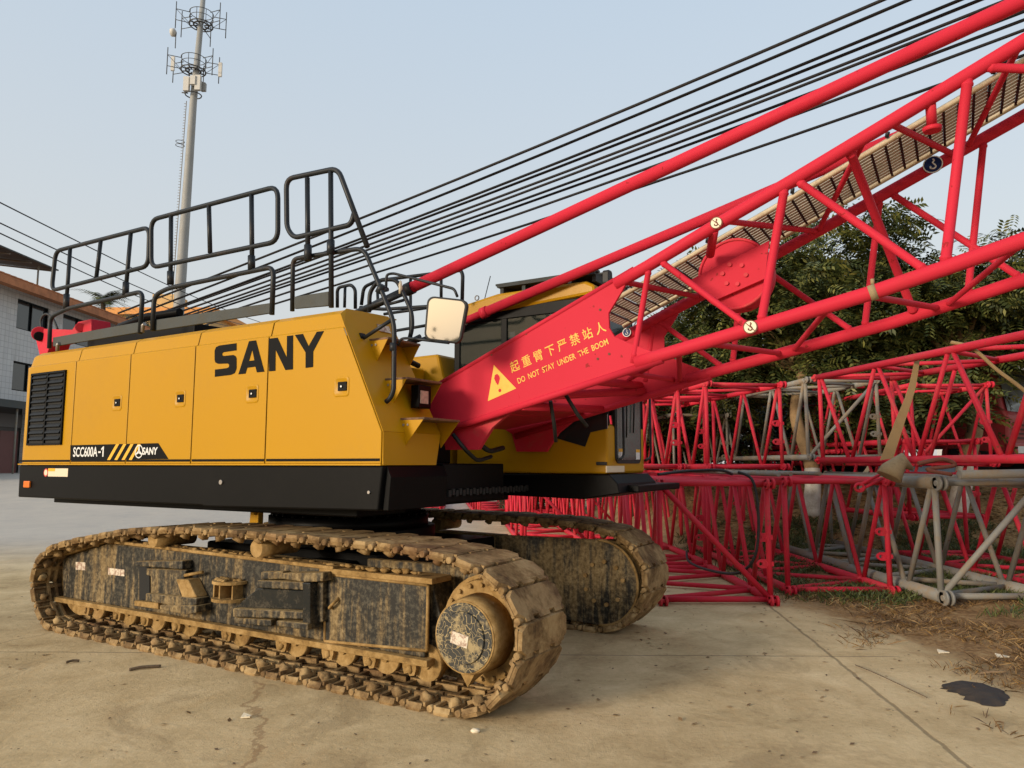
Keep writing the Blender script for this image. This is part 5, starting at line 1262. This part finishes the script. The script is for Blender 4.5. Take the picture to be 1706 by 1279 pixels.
wins=[(2.6,5.3,7.75,9.35),(6.6,9.9,7.75,9.35),(12.0,14.0,7.75,9.35),(2.6,5.3,4.45,6.0),(6.6,9.9,4.45,6.0),(12.0,14.0,4.45,6.0)]
# wall with openings, built as bands
b=MB(); rows=[(-1.2,-1.2+.01)]
zs=[3.9,4.45,6.0,7.75,9.35,10.55]; yl=18.0
def wbox(y0,y1,z0,z1): b.span((-.25,y0,z0),(0,y1,z1))
wbox(-8,yl,3.9,4.45); wbox(-8,yl,6.0,7.75); wbox(-8,yl,9.35,9.85)
for (za,zb_) in ((4.45,6.0),(7.75,9.35)):
    prev=-8
    for y0,y1,*_ in wins[:3]: wbox(prev,y0,za,zb_); prev=y1
    wbox(prev,yl,za,zb_)
b.span((-9,yl-.25,0),(-.25,yl,9.85)); b.span((-9,-8,0),(-.25,-7.75,9.85)); b.span((-9,-7.75,9.6),(-.25,yl-.25,9.8))
hp(b,'wall',M['tile'])
for y0,y1,z0,z1 in wins:
    b=MB(); b.span((-.22,y0,z0),(-.18,y1,z1)); o=hp(b,'window',M['darkglass'])
    b=MB(); t_=.06
    b.span((-.17,y0,z0),(-.08,y0+t_,z1)); b.span((-.17,y1-t_,z0),(-.08,y1,z1)); b.span((-.17,y0+t_,z0),(-.08,y1-t_,z0+t_)); b.span((-.17,y0+t_,z1-t_),(-.08,y1-t_,z1)); b.span((-.17,(y0+y1)/2-.03,z0+t_),(-.10,(y0+y1)/2+.03,z1-t_))
    b.build('window_frame',M['black'],o)
M['rooftile']=paint('orange roof tile',(.46,.17,.065),.75,(.2,.1,.06),.6,2,.45,.75)
b=MB(); b.prism([(1.1,9.55),(1.1,9.95),(-2.0,10.9),(-4.5,10.9),(-4.5,10.6),(-2.0,10.6),(.6,9.55)],lambda a,c,d:(a,d,c),-8.5,yl+.8)
for k in range(60): b.tube([(1.12,-8.3+k*.45,9.98),(-1.95,-8.3+k*.45,10.94)],.06,5)
hp(b,'roof',M['rooftile'])
b=MB(); b.span((0,-8,3.55),(1.6,yl,3.72)); b.span((1.5,-8,3.35),(1.62,yl,3.72)); hp(b,'awning',M['plank'])
b=MB(); b.span((-.3,-8,0),(-.2,yl,3.9)); hp(b,'shopfront',M['shopdark'])
for y in np.arange(-7,yl,3.6):
    b=MB(); b.span((-.15,y,0),(.1,y+.35,3.55)); hp(b,'shop_pillar',M['tile'])
for y in (1.0,4.6): b=MB(); b.tube([(1.45,y,0),(1.45,y,3.5)],.05,8); hp(b,'awning_post',M['grey'])
b=MB(); b.span((-.19,2.2,.05),(-.14,3.6,2.3)); hp(b,'shop_door',M['doorred'])
b=MB(); b.span((-.19,-1,2.5),(-.12,6,3.2)); hp(b,'shop_sign',M['shopsign'])
can=tag(empty('roof_canopy',(BX-1,38,0)),'thin dark canopy standing on the house roof','canopy')
b=MB(); b.prism([(0.3,13.0),(.3,13.08),(-7,13.95),(-7,13.87)],lambda a,c,d:(a,d,c),-1.0,5.0); b.build('canopy_roof',M['plank'],can)
for k in range(12): pass
b=MB()
for y in (-.8,1,2.8,4.6): b.tube([(.1,y,12.9),(-6.8,y,13.7)],.05,5)
b.build('truss',M['grey'],can)
for y in (.2,3.6): b=MB(); b.tube([(-.0,y,10.9),(-.0,y,12.95)],.05,8); b.build('post',M['grey'],can)
# yellow block further back
yb=tag(empty('yellow_block',(-38,76,1.1)),'yellow block with an orange roof slab behind the house','building')
def yp(mb,name,mat,parent=None): return mb.build(name,mat,yb if parent is None else parent)
M['yellowwall']=paint('yellow render',(.62,.40,.16),.8,(.4,.3,.2),.4,1.2); M['orangeroof']=paint('orange slab',(.70,.28,.05),.6,(.4,.2,.1),.4,1.5)
b=MB(); b.span((-3.5,0,0),(6.5,9,15.9)); yp(b,'wall',M['yellowwall'])
b=MB(); b.span((-4.3,-.8,15.9),(7.2,9.5,16.6)); yp(b,'roof',M['orangeroof'])
for x in (-2.0,1.3,4.4):
    for z in (13.3,9.8,6.3,2.8): b=MB(); b.span((x-.7,-.06,z),(x+.7,.02,z+1.6)); yp(b,'window',M['darkglass'])
b=MB(); b.span((-.2,1,16.6),(2.2,4,18.4)); yp(b,'roof_hut',M['yellowwall'])
# pale block far behind the trees on the right
pb=tag(empty('pale_block',(50,72,1.25)),'pale grey block of flats far behind the trees at the right','building')
b=MB(); b.span((-3,0,0),(16,10,17)); b.build('wall',M['palewall'],pb)
for z in (2,5.5,9,12.5):
    for x in (-1.5,2,5.5,9): b=MB(); b.span((x-.9,-.06,z),(x+.9,.02,z+1.7)); b.build('window',M['darkglass'],pb)
b=MB(); b.span((-3.4,-.4,17),(16.4,10.4,17.4)); b.build('roof',M['palewall'],pb)
# palm behind the roof
def palm(x,y,zt,seed,label):
    t=tag(empty('palm_tree',(x,y,1.0)),label,'palm'); rn=random.Random(seed); V=[];F=[]
    b=MB(); b.tube([(0,0,0),(.1,0,zt*.5),(0,0,zt-1)],[.28,.22,.18],10); b.build('trunk',M['bark'],t)
    m=MB()
    for k in range(26):
        a=rn.uniform(0,6.28); el=rn.uniform(-.1,1.2); ln=rn.uniform(2.0,2.9); d=Vector((math.cos(a),math.sin(a),0))
        pts=[Vector((0,0,zt-1))+d*(ln*s*math.cos(el*(1-s*.5)))+Vector((0,0,ln*s*math.sin(el)-1.5*s*s)) for s in np.linspace(0,1,9)]
        side=Vector((-d.y,d.x,0))
        for i in range(1,9):
            for sg in (-1,1):
                for q in (0,.5):
                    p=pts[i-1].lerp(pts[i],q); l_=.75*(1-.55*i/9); tip=p+side*sg*l_+d*.25-Vector((0,0,.35*l_)); w_=(pts[i]-pts[i-1]).normalized()*.05
                    m.add([p-w_,p+w_,tip],[(0,1,2)])
    m.build('crown',M['leaf'],t)
palm(-33.8,60,15.0,5,'palm tree showing above the orange roof')
palm(-31.5,62,13.4,9,'low palm tree beside the tall one, nearer the yellow block')
for (p0,y0,p1,y1,lab) in (((-30,322),26,(470,548),75,'overhead wire highest of the three at the left'),((-30,357),26,(420,545),75,'overhead wire in the middle of the three at the left'),((-30,374),26,(380,543),75,'overhead wire lowest of the three at the left')):
    a=W(*p0,y0); c=W(*p1,y1); b=MB(); b.tube([a.lerp(c,t)+Vector((0,0,-.5*math.sin(math.pi*t))) for t in np.linspace(0,1,20)],.028,5); tag(b.build('overhead_wire',M['rubber']),lab,'wire','overhead wires')

# ------------------------------------------------------------------ far line of trees behind the photographer, seen in the cab mirror
g = np.random.default_rng(77); V = []
for k in range(60):
    t = k/59; bx = -95 + 120*t; by = -62 - 18*math.sin(t*3.1) + g.normal()*3; hh_ = g.uniform(4,9); rr_ = g.uniform(2.5,4.5)
    for _ in range(90):
        p = np.array([bx,by,hh_*.55]) + g.normal(size=3)*np.array([rr_,rr_,hh_*.36])*.55
        if p[2] < .3: continue
        a = g.normal(size=3); a /= np.linalg.norm(a); c_ = np.cross(a, g.normal(size=3)); c_ /= np.linalg.norm(c_); s_ = g.uniform(.35,.8)
        V += [p-a*s_, p+c_*s_*.6, p+a*s_, p-c_*s_*.6]
V = np.array(V, dtype=np.float32); me = bpy.data.meshes.new('far_trees'); nq = len(V)//4
me.vertices.add(len(V)); me.vertices.foreach_set('co', V.ravel()); me.loops.add(len(V)); me.loops.foreach_set('vertex_index', np.arange(len(V), dtype=np.int32))
me.polygons.add(nq); me.polygons.foreach_set('loop_start', np.arange(0, len(V), 4, dtype=np.int32)); me.polygons.foreach_set('loop_total', np.full(nq, 4, dtype=np.int32))
me.materials.append(M['leafback']); me.update(calc_edges=True); o = bpy.data.objects.new('far_trees', me); COL.objects.link(o); tag(o, 'far line of trees reflected in the cab mirror', 'trees', kind='stuff')
